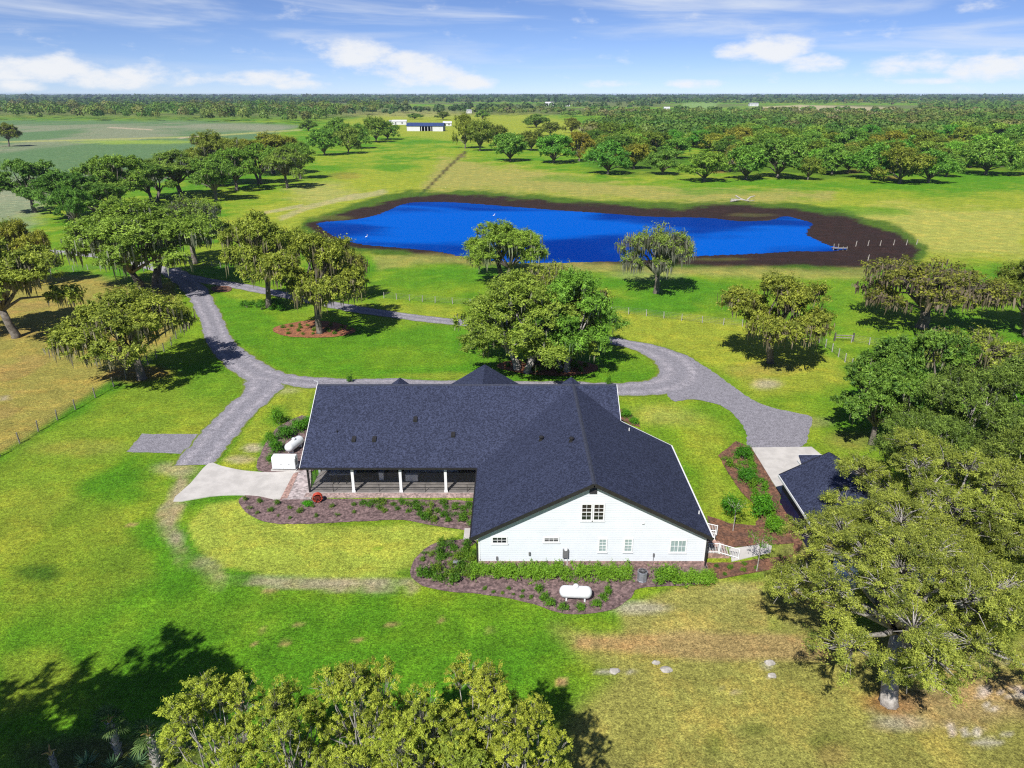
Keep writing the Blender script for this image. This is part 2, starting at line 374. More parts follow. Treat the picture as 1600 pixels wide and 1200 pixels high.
    ell(1420,880,160,90,(.24,.20,.07),.6); ell(180,1180,180,40,(.10,.085,.04),.7); ell(700,1210,300,40,(.16,.15,.05),.5)
    ell(1290,870,110,60,(.25,.22,.08),.85); ell(1262,955,90,50,(.30,.27,.075),.9); ell(1330,690,50,22,(.20,.19,.05),.6); ell(1260,660,50,10,(.30,.27,.12),.5)
    ell(1100,690,40,50,(.33,.37,.04),.55,.8); ell(1040,650,70,22,(.36,.38,.08),.7,.8); ell(1120,770,30,40,(.30,.35,.035),.6,.8)
    col *= (0.90 + 0.20 * nD)[:, None]
    z = np.zeros_like(x)
    V = np.stack([x, yv, z], 1); nr = len(ys)
    i = np.arange(nr-1)[:, None]*nc + np.arange(nc-1)[None]; i = i.ravel()
    F = np.stack([i, i+1, i+nc+1, i+nc], 1)
    m = bpy.data.materials.new('meadow'); m.use_nodes = True; t = m.node_tree; b = t.nodes['Principled BSDF']
    b.inputs['Roughness'].default_value = .9; b.inputs['Specular IOR Level'].default_value = .12
    a = N('ShaderNodeAttribute', t, attribute_name='turf'); tcn = N('ShaderNodeTexCoord', t)
    def nz(sc, det=3, ro=.6):
        n = N('ShaderNodeTexNoise', t); n.inputs['Scale'].default_value = sc; n.inputs['Detail'].default_value = det; n.inputs['Roughness'].default_value = ro
        L(tcn.outputs['Object'], n.inputs[0], t); return n.outputs[0]
    def rng(v, lo, hi, a_, b_):
        mr = N('ShaderNodeMapRange', t); L(v, mr.inputs[0], t)
        for k_, q in enumerate((lo, hi, a_, b_)): mr.inputs[k_+1].default_value = q
        return mr.outputs[0]
    fine = nz(2.6, 8, .82); mid_ = nz(.45, 6, .7)
    c = mixc(1.0, a.outputs['Color'], rng(fine, .38, .62, .54, 1.44), t, 'MULTIPLY')
    c = mixc(1.0, c, rng(mid_, .3, .7, .76, 1.24), t, 'MULTIPLY')
    tuft = nz(7.5, 3, .8); c = mixc(1.0, c, rng(tuft, .38, .62, .58, 1.42), t, 'MULTIPLY')
    c = mixc(rng(nz(.22, 7, .72), .48, .66, 0, .8), c, mixc(1.0, c, (1.55, 1.24, 1.2), t, 'MULTIPLY'), t)
    L(c, b.inputs['Base Color'], t)
    bp = N('ShaderNodeBump', t); bp.inputs['Strength'].default_value = .8; bp.inputs['Distance'].default_value = .2
    L(mathn('ADD', fine, mathn('MULTIPLY', tuft, .5, t), t), bp.inputs['Height'], t); L(bp.outputs[0], b.inputs['Normal'], t)
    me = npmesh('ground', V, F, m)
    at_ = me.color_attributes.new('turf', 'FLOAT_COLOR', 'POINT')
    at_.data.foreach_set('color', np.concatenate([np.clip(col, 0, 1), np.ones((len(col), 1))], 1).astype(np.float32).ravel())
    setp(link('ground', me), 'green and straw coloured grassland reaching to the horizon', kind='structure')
build_ground()

# ------------------------------------------------------------------ flat pieces: drives, beds, pads, water
def catmull(pts, n=6, closed=True):
    out = []; m = len(pts)
    rng_ = range(m) if closed else range(m-1)
    for i in rng_:
        g = lambda k: Vector(pts[k % m]) if closed else Vector(pts[max(0, min(m-1, k))])
        p0, p1, p2, p3 = g(i-1), g(i), g(i+1), g(i+2)
        for k in range(n):
            t = k/n
            out.append(.5*((2*p1)+(p2-p0)*t+(2*p0-5*p1+4*p2-p3)*t*t+(3*p1-p0-3*p2+p3)*t**3))
    if not closed: out.append(Vector(pts[-1]))
    return out
def sheet(name, pxpts, z, m, smoothn=6, jit=0., th=0., kind='structure', label=None, parent=None, seed=1):
    w = [at(x, y) for x, y in pxpts]; w = [Vector((p.x, p.y, z)) for p in w]
    if smoothn: w = catmull(w, smoothn)
    if jit:
        rr = random.Random(seed); w2 = []
        for i, p in enumerate(w):
            q = w[(i+1) % len(w)]; n = max(1, int((q-p).length/.5)); n = min(n, 8)
            for k in range(n):
                r_ = p.lerp(q, k/n); w2.append(Vector((r_.x+rr.uniform(-jit, jit), r_.y+rr.uniform(-jit, jit), z)))
        w = w2
    bm = bmesh.new(); vs = [bm.verts.new(p) for p in w]
    es = [bm.edges.new((vs[i], vs[(i+1) % len(vs)])) for i in range(len(vs))]
    bmesh.ops.triangle_fill(bm, edges=es, use_beauty=True)
    for f in bm.faces:
        if f.normal.z < 0: f.normal_flip()
    if th:
        r_ = bmesh.ops.extrude_edge_only(bm, edges=es)
        for v in [g for g in r_['geom'] if isinstance(g, bmesh.types.BMVert)]: v.co.z -= th
    me = bpy.data.meshes.new(name); bm.to_mesh(me); bm.free(); me.materials.append(m)
    o = link(name, me, parent)
    if kind: o['kind'] = kind
    if label: o['label'] = label
    return o
GRAVEL = mat('gravel', (.262, .252, .285), .95, nscale=1.6, col2=(.205, .197, .224), bump=.8, bscale=14, voro=16, spec=.1)
def wear(m):      # tyre tracks and grass creeping in along the edges
    t = m.node_tree; b = t.nodes['Principled BSDF']; src = b.inputs['Base Color'].links[0].from_socket
    a = N('ShaderNodeAttribute', t, attribute_name='wear'); sp = N('ShaderNodeSeparateColor', t); L(a.outputs['Color'], sp.inputs[0], t)
    n = N('ShaderNodeTexNoise', t); n.inputs['Scale'].default_value = .7; n.inputs['Detail'].default_value = 7; n.inputs['Roughness'].default_value = .75; tcn = N('ShaderNodeTexCoord', t); L(tcn.outputs['Object'], n.inputs[0], t)
    c = mixc(mathn('MULTIPLY', sp.outputs[1], smooth(n.outputs[0], .35, .6, t), t), src, mixc(1.0, src, (1.5, 1.46, 1.42), t, 'MULTIPLY'), t)
    g = smooth(mathn('ADD', mathn('MULTIPLY', sp.outputs[0], .75, t), mathn('SUBTRACT', n.outputs[0], .5, t), t), .42, .62, t)
    L(mixc(g, c, (.15, .20, .03), t), b.inputs['Base Color'], t)
wear(GRAVEL)
def strip(name, pts, z, label, m=GRAVEL, seed=3):       # centre line in photo pixels with half widths in metres
    P = []
    for (x, y, hw) in pts: p = at(x, y); P.append((p.x, p.y, hw))
    Q = catmull(P, 10, False); rr = random.Random(seed); mb = MB(); vs = []
    D = []
    for i in range(len(Q)-1):
        n = max(1, int(((Q[i+1]-Q[i]).xy.length)/.7)); D += [Q[i].lerp(Q[i+1], k/n) for k in range(n)]
    D.append(Q[-1]); wl = wr = 0
    for i, p in enumerate(D):
        d = (D[min(i+1, len(D)-1)]-D[max(i-1, 0)]).xy.normalized(); nn = Vector((-d.y, d.x))
        wl = wl*.6+rr.uniform(-.22, .22); wr = wr*.6+rr.uniform(-.22, .22)
        for q in CS: e = p.xy+nn*q*(p.z+(wl if q > 0 else wr)); vs.append((e.x, e.y, z+.03*(1-q*q)))
    K = len(CS); mb.add(vs, [(i*K+j, i*K+j+1, (i+1)*K+j+1, (i+1)*K+j) for i in range(len(D)-1) for j in range(K-1)])
    o = mb.build(name, m); setp(o, label, kind='structure')
    ca = o.data.color_attributes.new('wear', 'FLOAT_COLOR', 'POINT')
    for i, dt in enumerate(ca.data): q = abs(CS[i % K]); dt.color = (1.0 if q > .9 else (.3 if q > .7 else (.25 if q < .2 else 0)), 1.0 if .35 < q < .6 else 0, 0, 1)
    return o
CS = [-1, -.78, -.5, -.15, .15, .5, .78, 1]
strip('driveway', [(262,420,2.6),(300,448,2.3),(326,490,2.0),(345,537,2.2),(376,566,2.5),(415,597,2.7),(385,632,2.3),(350,670,2.3),(322,702,2.4),(303,727,2.4)], .02, 'grey gravel drive coming down the left of the house')
strip('loop_drive', [(405,585,2.6),(440,592,2.0),(500,598,1.9),(620,600,1.9),(760,603,1.9),(880,604,2.0),(970,608,2.3),(1030,604,2.7),(1062,588,3.2),(1050,562,3.0),(1005,543,2.3),(950,532,1.9),(860,520,1.8),(725,505,1.8),(640,495,1.8),(560,484,1.9),(470,466,1.9),(400,452,1.9),(330,440,2.0),(285,432,2.2)], .03, 'grey gravel loop drive circling the lawn beyond the house', seed=5)
strip('far_lane', [(-30,388,1.6),(60,392,1.6),(135,398,1.6),(200,408,1.6),(262,424,2.0)], .024, 'pale lane leading off behind the moss hung oaks', mat('pale_lane', (.33,.32,.33), .95, noise=.2, nscale=.6))
sheet('gravel_apron', [(1030,560),(1065,553),(1100,572),(1140,600),(1185,630),(1240,645),(1268,652),(1264,675),(1250,699),(1175,700),(1166,675),(1150,652),(1125,634),(1085,624),(1045,622)], .04, GRAVEL, 4, .12, label='wide gravel turning area in front of the garage')
sheet('gravel_parking', [(198,706),(222,678),(350,678),(330,702),(286,709)], .012, GRAVEL, 0, .1, label='gravel parking bay beside the left drive')
CONC = mat('concrete', (.50,.475,.45), .85, noise=.10, nscale=.7, bump=.15, bscale=20)
def hexp(name, pts, label, sm=5, z=.09): return sheet(name, pts, z, CONC, sm, 0, .1, label=label)
hexp('concrete_pad', [(271,784),(298,756),(326,725),(346,729),(380,736),(425,739),(474,737),(456,758),(438,781),(405,776),(370,774),(330,776)], 'pale concrete apron at the left end of the porch', 3)
hexp('garage_pad', [(1174,700),(1268,699),(1296,722),(1262,742),(1258,772),(1262,800),(1240,803),(1206,752)], 'pale concrete pad beside the garage', 0, .08)
hexp('side_walk', [(1140,858),(1164,855),(1196,850),(1206,854),(1204,864),(1176,870),(1143,878)], 'concrete walk leading from the side steps to the trees', 0, .07)
hexp('corner_pad', [(726,826),(742,826),(742,844),(724,844)], 'small concrete pad at the corner of the gable wall', 0, .06)
PAVER = mat('paver', (.40,.29,.265), .85, nscale=2.2, col2=(.30,.225,.215), bump=.3, bscale=14, voro=6)
PAVER2 = mat('paver_border', (.40,.255,.215), .85, nscale=3, col2=(.29,.185,.16), bump=.3, bscale=14, voro=5)
sheet('patio', [(462,739),(486,733),(486,781),(441,781)], .10, mat('patio_pavers', (.44,.385,.38), .85, nscale=1.5, col2=(.37,.31,.31), voro=4), 0, 0, .1, label='pinkish paver patio at the porch corner')
sheet('patio_border', [(459,741),(467,739),(449,780),(438,781)], .106, PAVER2, 0, 0, .1, label='red brick paver strip edging the patio')
MULCH = mat('mulch', (.215,.145,.140), .95, nscale=2.4, col2=(.105,.068,.068), bump=1.0, bscale=7, voro=6)
MULCHO = mat('orange_mulch', (.34,.135,.06), .95, nscale=1.6, col2=(.19,.075,.04), bump=1.0, bscale=6, voro=6)
MULCHR = mat('red_mulch', (.20,.095,.055), .95, nscale=1.2, col2=(.11,.058,.04), bump=1.0, bscale=6, voro=7)
sheet('mulch_bed', [(374,781),(392,773),(440,781),(480,779),(600,781),(742,784),(743,805),(738,828),(700,825),(662,819),(630,813),(560,815),(480,819),(425,818),(396,809),(380,796)], 0.050, MULCH, 3, .06, label='dark mulch bed along the screened porch')
sheet('mulch_bed', [(655,866),(682,848),(715,844),(746,846),(750,872),(1110,880),(1118,898),(1105,912),(1050,917),(1000,919),(985,934),(960,952),(910,961),(870,957),(832,944),(770,931),(710,926),(660,916),(641,893)], 0.054, MULCH, 3, .06, label='dark mulch bed wrapping the gable end', seed=2)
sheet('mulch_bed', [(404,736),(406,712),(420,685),(440,664),(484,652),(490,735),(450,738)], 0.058, MULCH, 3, .06, label='mulch bed around the left white tank', seed=3)
sheet('mulch_bed', [(1122,712),(1150,690),(1180,702),(1205,752),(1240,803),(1255,850),(1235,884),(1190,893),(1108,908),(1104,880),(1140,880),(1240,868),(1240,850),(1142,856),(1112,850),(1104,806),(1140,818),(1180,822),(1188,798),(1160,772),(1138,740)], 0.062, MULCHR, 0, .06, label='rust coloured mulch bed between the house and the garage', seed=4)
sheet('mulch_bed', [(426,514),(450,506),(490,501),(535,507),(556,517),(530,526),(480,528),(440,524)], 0.066, MULCHO, 4, .1, label='round rust coloured mulch bed under the olive oak', seed=5)
sheet('mulch_bed', [(776,574),(800,564),(870,560),(930,570),(925,582),(880,588),(820,584)], 0.070, MULCHO, 4, .1, label='rust coloured mulch bed under the big oak clump', seed=6)
sheet('mulch_bed', [(965,640),(985,645),(1000,668),(968,655)], 0.074, MULCHR, 2, .06, label='small mulch bed at the far right corner of the house', seed=7)
sheet('mulch_bed', [(330,450),(345,447),(362,449),(358,456),(335,456)], 0.078, MULCHR, 3, .06, label='small mulch patch where the drives meet', seed=8)

# pond
def water_mat():
    m = bpy.data.materials.new('pond_water'); m.use_nodes = True; t = m.node_tree; b = t.nodes['Principled BSDF']
    tcn = N('ShaderNodeTexCoord', t); mp = N('ShaderNodeMapping', t); mp.inputs['Scale'].default_value = (.011, .026, 1); L(tcn.outputs['Object'], mp.inputs[0], t)
    n = N('ShaderNodeTexNoise', t); n.inputs['Scale'].default_value = 1.0; n.inputs['Detail'].default_value = 4; n.inputs['Distortion'].default_value = .6; L(mp.outputs[0], n.inputs[0], t)
    f = smooth(n.outputs[0], .44, .58, t)
    wc = mixc(f, (.0, .098, .50), (.0, .020, .20), t)
    df = N('ShaderNodeBsdfDiffuse', t); L(wc, df.inputs[0], t); gl_ = N('ShaderNodeBsdfGlossy', t); gl_.inputs['Color'].default_value = (.10, .42, 1, 1); gl_.inputs['Roughness'].default_value = .10
    fr = N('ShaderNodeFresnel', t); fr.inputs[0].default_value = 1.33; ms = N('ShaderNodeMixShader', t); L(mathn('MULTIPLY', fr.outputs[0], .6, t), ms.inputs[0], t)
    L(df.outputs[0], ms.inputs[1], t); L(gl_.outputs[0], ms.inputs[2], t); L(ms.outputs[0], t.nodes['Material Output'].inputs[0], t); t.nodes.remove(b)
    w = N('ShaderNodeTexNoise', t); w.inputs['Scale'].default_value = .8; w.inputs['Detail'].default_value = 8; w.inputs['Roughness'].default_value = .7; L(tcn.outputs['Object'], w.inputs[0], t)
    bp = N('ShaderNodeBump', t); bp.inputs['Strength'].default_value = .18; bp.inputs['Distance'].default_value = .2; L(w.outputs[0], bp.inputs['Height'], t); L(bp.outputs[0], gl_.inputs['Normal'], t)
    return m
sheet('pond', [(496,350),(520,346),(555,343),(585,337),(612,327),(640,317),(700,316),(760,320),(850,327),(950,334),(1020,339),(1085,340),(1120,342),(1160,346),(1205,344),(1225,338),(1250,343),(1270,350),(1262,358),(1262,368),(1282,378),(1305,386),(1322,389),(1290,393),(1240,393),(1190,396),(1120,399),(1060,402),(990,408),(930,409),(860,411),(790,410),(730,402),(680,393),(610,386),(560,381),(520,368)], .03, water_mat(), 4, .5, label='deep blue pond with a dark mud shore')

# ------------------------------------------------------------------ the house
WHITE = mat('white_paint', (.645,.68,.725), .55, noise=.03, nscale=.8)
TRIMW = mat('white_trim', (.74,.75,.76), .5, noise=.03, nscale=2)
DARKM = mat('dark_bronze_metal', (.022,.021,.022), .45, noise=.15, nscale=3)
GREYW = mat('grey_siding', (.22,.225,.24), .7, noise=.08, nscale=1.5)
BRICK = mat('skirting_brick', (.33,.215,.195), .9, nscale=3, col2=(.22,.15,.14), bump=.5, bscale=16, voro=7)
def shingle_mat():
    m = bpy.data.materials.new('shingles'); m.use_nodes = True; t = m.node_tree; b = t.nodes['Principled BSDF']
    b.inputs['Roughness'].default_value = .85; b.inputs['Specular IOR Level'].default_value = .2
    tcn = N('ShaderNodeTexCoord', t); v = N('ShaderNodeTexVoronoi', t); v.inputs['Scale'].default_value = 8.5
    mp = N('ShaderNodeMapping', t); mp.inputs['Scale'].default_value = (1, 1.4, 1); L(tcn.outputs['Object'], mp.inputs[0], t); L(mp.outputs[0], v.inputs[0], t)
    bw = N('ShaderNodeRGBToBW', t); L(v.outputs['Color'], bw.inputs[0], t)
    n = N('ShaderNodeTexNoise', t); n.inputs['Scale'].default_value = 9; n.inputs['Detail'].default_value = 4; L(tcn.outputs['Object'], n.inputs[0], t)
    n2_ = N('ShaderNodeTexNoise', t); n2_.inputs['Scale'].default_value = .35; n2_.inputs['Detail'].default_value = 1; L(tcn.outputs['Object'], n2_.inputs[0], t)
    f = smooth(mathn('ADD', mathn('MULTIPLY', bw.outputs[0], .6, t), mathn('MULTIPLY', n.outputs[0], .4, t), t), .3, .72, t)
    c = mixc(f, (.018,.022,.044), (.048,.058,.108), t)
    mr = N('ShaderNodeMapRange', t); L(n2_.outputs[0], mr.inputs[0], t); mr.inputs[1].default_value = .3; mr.inputs[2].default_value = .7; mr.inputs[3].default_value = .94; mr.inputs[4].default_value = 1.06
    c = mixc(1.0, c, mr.outputs[0], t, 'MULTIPLY'); L(c, b.inputs['Base Color'], t)
    bp = N('ShaderNodeBump', t); bp.inputs['Strength'].default_value = .5; bp.inputs['Distance'].default_value = .03; L(bw.outputs[0], bp.inputs['Height'], t); L(bp.outputs[0], b.inputs['Normal'], t)
    return m
SHING = shingle_mat()
def screen_mat():
    m = bpy.data.materials.new('insect_screen'); m.use_nodes = True; t = m.node_tree; b = t.nodes['Principled BSDF']
    b.inputs['Base Color'].default_value = (.03,.032,.036,1); b.inputs['Roughness'].default_value = .8
    tr = N('ShaderNodeBsdfTransparent', t); ms = N('ShaderNodeMixShader', t); ms.inputs[0].default_value = .13
    L(tr.outputs[0], ms.inputs[1], t); L(b.outputs[0], ms.inputs[2], t); L(ms.outputs[0], t.nodes['Material Output'].inputs[0], t); return m
SCREEN = screen_mat()
GLASS = mat('window_glass', (.012,.015,.018), .06, spec=.8, noise=.3, nscale=2)
GLASSB = mat('blind_behind_glass', (.28,.36,.36), .15, spec=.7, noise=.1, nscale=2)
GYM = 48.5; RX, RZ = 6.4, 8.05; EZ = 3.05; SL = .5155; RYM = 68.4; ML = .5747
house = thing('farmhouse', 'large white farmhouse with dark blue grey shingle roof and screened porch', 'house', (6.4, 58, 0))
def zr(x): return RZ - SL * abs(x - RX)
# clapboard gable wall
def lap_wall(name, parent):
    mb = MB(); z = .55; x0, x1 = -2.7, 15.7
    while z < RZ - .3:
        zt = min(z + .21, RZ - .3)
        def lim(zz): h = (RZ - .2 - zz) / SL; return max(x0, RX - h), min(x1, RX + h)
        a0, a1 = lim(z); b0, b1 = lim(zt)
        if b1 - b0 > .05:
            mb.add([(a0, GYM-.020, z), (a1, GYM-.020, z), (b1, GYM-.004, zt), (b0, GYM-.004, zt), (a0, GYM+.2, z), (a1, GYM+.2, z), (b1, GYM+.2, zt), (b0, GYM+.2, zt)],
                   [(0,1,2,3), (0,4,5,1), (4,7,6,5), (0,3,7,4), (1,5,6,2)])
        z += .21
    return mb.build(name, WHITE, parent)
lap_wall('wall', house)
b = MB(); b.box(-2.7,-2.5,48.72,64,.55,3.0); b.build('wall', WHITE, house)
b = MB(); b.box(15.5,15.7,48.72,64,.55,3.0); b.build('wall', WHITE, house)
b = MB(); b.prism([(10.2,0),(15.7,0),(15.7,3.1),(10.2,5.7)], 'y', 63.7, 63.9); b.build('wall', WHITE, house)
b = MB(); b.prism([(63.9,0),(74.6,0),(74.6,4.2),(68.4,7.8),(63.9,5.3)], 'x', 10.2, 10.4); b.build('wall', WHITE, house)
b = MB(); b.prism([(60.2,2.7),(64.0,2.7),(64.0,0),(74.6,0),(74.6,4.2),(68.4,7.8),(60.2,3.1)], 'x', -19.8, -19.6); b.build('wall', WHITE, house)
b = MB(); b.box(-19.8,10.4,74.4,74.6,0,4.2); b.build('wall', WHITE, house)
b = MB(); b.box(-19.58,-2.72,64.2,64.4,.15,3.3); b.build('porch_wall', GREYW, house)
b = MB(); b.box(-2.78,15.78,GYM-.07,GYM+.1,0,.547); b.box(-2.78,-2.55,GYM+.102,60,0,.547); b.box(15.55,15.78,GYM+.102,63.7,0,.547); b.build('brick_skirting', BRICK, house)
for x in (-2.73, 15.60):
    b = MB(); b.box(x, x+.13, GYM-.045, GYM+.12, .55, 2.95 if x > 0 else 3.0); b.build('corner_board', TRIMW, house)
# roof
def slope(pts, name='roof_slope'):
    b = MB(); b.slab(pts, .16); return b.build(name, SHING, house)
yf = 48.05
slope([(RX,yf,RZ),(RX,RYM,RZ),(-3.3,59.7,EZ),(-3.3,yf,EZ)])
slope([(RX,RYM,RZ),(RX,yf,RZ),(16.1,yf,EZ),(16.1,64.3,EZ),(10.85,64.3,zr(10.85))])
slope([(-20.2,RYM,RZ),(-20.2,59.7,EZ),(-3.3,59.7,EZ),(RX,RYM,RZ)])
slope([(RX,RYM,RZ),(10.85,64.42,RZ-ML*(RYM-64.42)),(10.85,RYM,RZ)])
slope([(10.85,RYM,RZ),(10.85,75,RZ-ML*6.6),(-20.2,75,RZ-ML*6.6),(-20.2,RYM,RZ)])
def front_gable(x, yend, sl, half):
    zb = RZ - sl*half; yv = RYM + (RZ-zb)/ML
    b = MB(); b.slab([(x,RYM,RZ+.004),(x,yend,RZ+.004),(x-half,yend,zb),(x-half,min(yv,yend-.02),zb)], .14); b.build('roof_slope', SHING, house)
    b = MB(); b.slab([(x,yend,RZ+.004),(x,RYM,RZ+.004),(x+half,min(yv,yend-.02),zb),(x+half,yend,zb)], .14); b.build('roof_slope', SHING, house)
    b = MB(); b.prism([(x-half*.93,zb+.0),(x+half*.93,zb+.0),(x,RZ-.22)], 'y', yend-.4, yend-.3); b.build('gable_wall', WHITE, house)
front_gable(-3.05, 74.3, .62, 5.0)
front_gable(at(625,590,RZ).x, at(625,590,RZ).y, .76, 1.3)
front_gable(6.3, at(890,589,RZ).y, .76, 1.7)
# ridge caps
RCAP = mat('ridge_cap', (.034,.039,.062), .9, noise=.3, nscale=6)
b = MB(); b.prism([(RX-.17,RZ-.075),(RX,RZ+.025),(RX+.17,RZ-.075)], 'y', yf-.01, RYM); b.build('ridge_cap', RCAP, house)
b = MB(); b.prism([(RYM-.17,RZ-.085),(RYM,RZ+.03),(RYM+.17,RZ-.085)], 'x', -20.21, 10.86); b.build('ridge_cap', RCAP, house)
# rakes, fascias, gutters, downspouts
def beam(p, q, w, h, name, m):
    p, q = Vector(p), Vector(q); d = (q-p).normalized(); s_ = d.cross(Vector((0,0,1))).normalized()*w*.5; u = s_.cross(d).normalized()*h*.5
    b = MB(); vs = [e+s_*i+u*j for e in (p, q) for i, j in ((-1,-1),(1,-1),(1,1),(-1,1))]
    b.add(vs, [(0,1,2,3),(7,6,5,4),(0,4,5,1),(1,5,6,2),(2,6,7,3),(3,7,4,0)]); return b.build(name, m, house)
beam((-3.32,yf-.03,EZ-.11),(RX,yf-.03,RZ-.11),.05,.30,'rake_board',DARKM); beam((RX,yf-.03,RZ-.11),(16.12,yf-.03,EZ-.11),.05,.30,'rake_board',DARKM)
beam((-20.23,59.68,EZ-.1),(-20.23,RYM,RZ-.1),.05,.24,'rake_board',TRIMW); beam((10.88,64.42,RZ-ML*3.98-.1),(10.88,RYM,RZ-.1),.05,.24,'rake_board',TRIMW)
beam((16.1,64.33,EZ-.1),(10.9,64.33,zr(10.9)-.1),.05,.24,'rake_board',TRIMW)
b = MB(); b.box(-20.2,-3.42,59.55,59.69,EZ-.17,EZ-.02); b.build('gutter', DARKM, house)
b = MB(); b.box(-3.42,-3.31,yf,59.69,EZ-.17,EZ-.02); b.build('gutter', DARKM, house)
b = MB(); b.box(16.11,16.23,yf,64.3,EZ-.16,EZ-.01); b.build('gutter', TRIMW, house)
b = MB(); b.tube([(-3.36,48.3,EZ-.15),(-3.3,48.33,EZ-.35),(-2.95,48.38,EZ-.6),(-2.83,48.4,EZ-.8),(-2.83,48.4,.15),(-2.95,48.2,.06)], .062, 8); b.build('downspout', DARKM, house)
b = MB(); b.tube([(16.15,48.3,EZ-.12),(15.95,48.34,EZ-.4),(15.82,48.38,EZ-.55),(15.82,48.38,.2),(15.95,48.2,.08)], .06, 8); b.build('downspout', DARKM, house)
b = MB(); b.box(-3.3,-2.74,yf+.05,59.6,EZ-.20,EZ-.17); b.build('soffit', TRIMW, house)
# roof vents
def on_plane(px, py, plane):
    lo, hi = 0.5, 8.0; p = None
    for _ in range(40):
        z = (lo+hi)/2; p = at(px, py, z); zz = plane(p)
        if zz > z: lo = z
        else: hi = z
    return p
mainp = lambda p: RZ-ML*(RYM-p.y); wl_ = lambda p: RZ-SL*(RX-p.x)
for q in [(649,656),(553,687),(585,687),(708,680)]:
    p = on_plane(*q, mainp); b = MB(); b.prism([(p.y-.26,p.z-.13),(p.y-.26,p.z+.06),(p.y+.26,p.z+.27),(p.y+.26,p.z+.12)], 'x', p.x-.19, p.x+.19); b.build('roof_vent', DARKM, house)
for q in [(846,687),(893,689)]:
    p = on_plane(*q, wl_); b = MB(); b.lathe([(.26,-.12),(.24,.03),(.15,.05),(.15,.22),(.24,.24),(.24,.34),(.12,.40)], p, n=14); b.build('roof_vent', DARKM, house, smooth=False)
p = on_plane(527,676,mainp); b = MB(); b.lathe([(.05,-.1),(.05,.3)], p, n=8); b.build('vent_pipe', DARKM, house)
for q in [(1092,803),(983,673)]:
    p = on_plane(*q, lambda p: zr(p.x)); b = MB(); b.lathe([(.06,-.1),(.05,.3)], p, n=8); b.build('vent_pipe', TRIMW, house)
p = Vector((-20.15,68.3,8.05)); b = MB(); b.tube([p,(p.x,p.y,p.z+.35),(p.x-.3,p.y-.1,p.z+.5)], .035, 6); b.build('antenna', TRIMW, house)
# gable windows: frame, muntins and panes
def window(x0, y0, x1, y1, cols, rows, glass, split=False, frame=.11):
    a = atY(x0, y0, GYM-.05); c = atY(x1, y1, GYM-.05); X0, X1, Z0, Z1 = a.x, c.x, c.z, a.z
    b = MB(); b.box(X0,X1,GYM-.042,GYM-.036,Z0,Z1); w = b.build('window', glass, house)
    b = MB()
    b.box(X0-frame,X0,GYM-.075,GYM-.02,Z0-frame,Z1+frame); b.box(X1,X1+frame,GYM-.075,GYM-.02,Z0-frame,Z1+frame)
    b.box(X0,X1,GYM-.0745,GYM-.02,Z0-frame,Z0); b.box(X0,X1,GYM-.0745,GYM-.02,Z1,Z1+frame); b.build('frame', TRIMW, w)
    b = MB(); b.box(X0-frame-.05,X1+frame+.05,GYM-.11,GYM-.02,Z0-frame-.05,Z0-frame-.002); b.build('sill', TRIMW, w)
    for k in range(1, cols):
        x = X0+(X1-X0)*k/cols; t_ = .035 if (split and k == cols//2) else .016
        b = MB(); b.box(x-t_,x+t_,GYM-.062,GYM-.0425,Z0,Z1); b.build('muntin', TRIMW, w)
    for k in range(1, rows):
        z = Z0+(Z1-Z0)*k/rows; t_ = .035 if (rows % 2 == 0 and k == rows//2 and rows > 2) else .016
        b = MB(); b.box(X0,X1,GYM-.061,GYM-.043,z-t_,z+t_); b.build('muntin', TRIMW, w)
    return w
window(770,840,791,848,3,2,GLASS); window(851,841,872,846,3,2,GLASS)
window(910,788.5,923,812,2,4,GLASS); window(929,788.5,942,812,2,4,GLASS)
window(937,843,946,861,2,4,GLASSB); window(977,843,986,861,2,4,GLASSB); window(1049,845,1070,862,4,2,GLASSB,True)
a = atY(922.5,760,GYM-.05); c = atY(932,771,GYM-.05)
b = MB(); b.box(a.x-.05,c.x+.05,GYM-.06,GYM-.02,c.z-.05,a.z+.05); av = b.build('attic_vent', mat('vent_grey',(.06,.06,.065),.6,noise=.1), house)
for k in range(6):
    z = c.z+(a.z-c.z)*(k+.5)/6; b = MB(); b.prism([(GYM-.062,z-.05),(GYM-.10,z-.05),(GYM-.062,z+.04)], 'x', a.x, c.x); b.build('louvre', DARKM, av)
GREYB = mat('meter_grey', (.20,.20,.21), .5, .3, noise=.1)
a = atY(879.5,858,GYM-.1); c = atY(888,871,GYM-.1)
b = MB(); b.box(a.x,c.x,GYM-.22,GYM-.02,c.z,a.z); mt_ = b.build('meter_box', GREYB, house, .015)
b = MB(); b.tube([(a.x+.08,GYM-.09,c.z),(a.x+.08,GYM-.09,.1)], .035, 6); b.build('conduit', TRIMW, mt_)
b = MB(); b.tube([(c.x-.08,GYM-.09,c.z),(c.x-.08,GYM-.09,.1)], .035, 6); b.build('conduit', TRIMW, mt_)
b = MB(); b.lathe([(.13,-.06),(.13,.0),(.10,.03)], ((a.x+c.x)/2, GYM-.2, a.z+.05), 'y', 12); b.build('meter_dial', TRIMW, mt_)
for (x0,y0,x1,y1) in [(775,870,778,875),(826,863,829,868),(1020.5,865,1022.5,870),(982,877.5,983.5,879)]:
    a = atY(x0,y0,GYM-.1); c = atY(x1,y1,GYM-.1); b = MB(); b.box(a.x,c.x,GYM-.14,GYM-.02,c.z,a.z); b.build('wall_box', GREYB, house, .01)
a = atY(1021,872,GYM-.1); b = MB(); b.tube([(a.x,GYM-.06,a.z),(a.x,GYM-.06,.2)], .025, 6); b.build('conduit', GREYB, house)
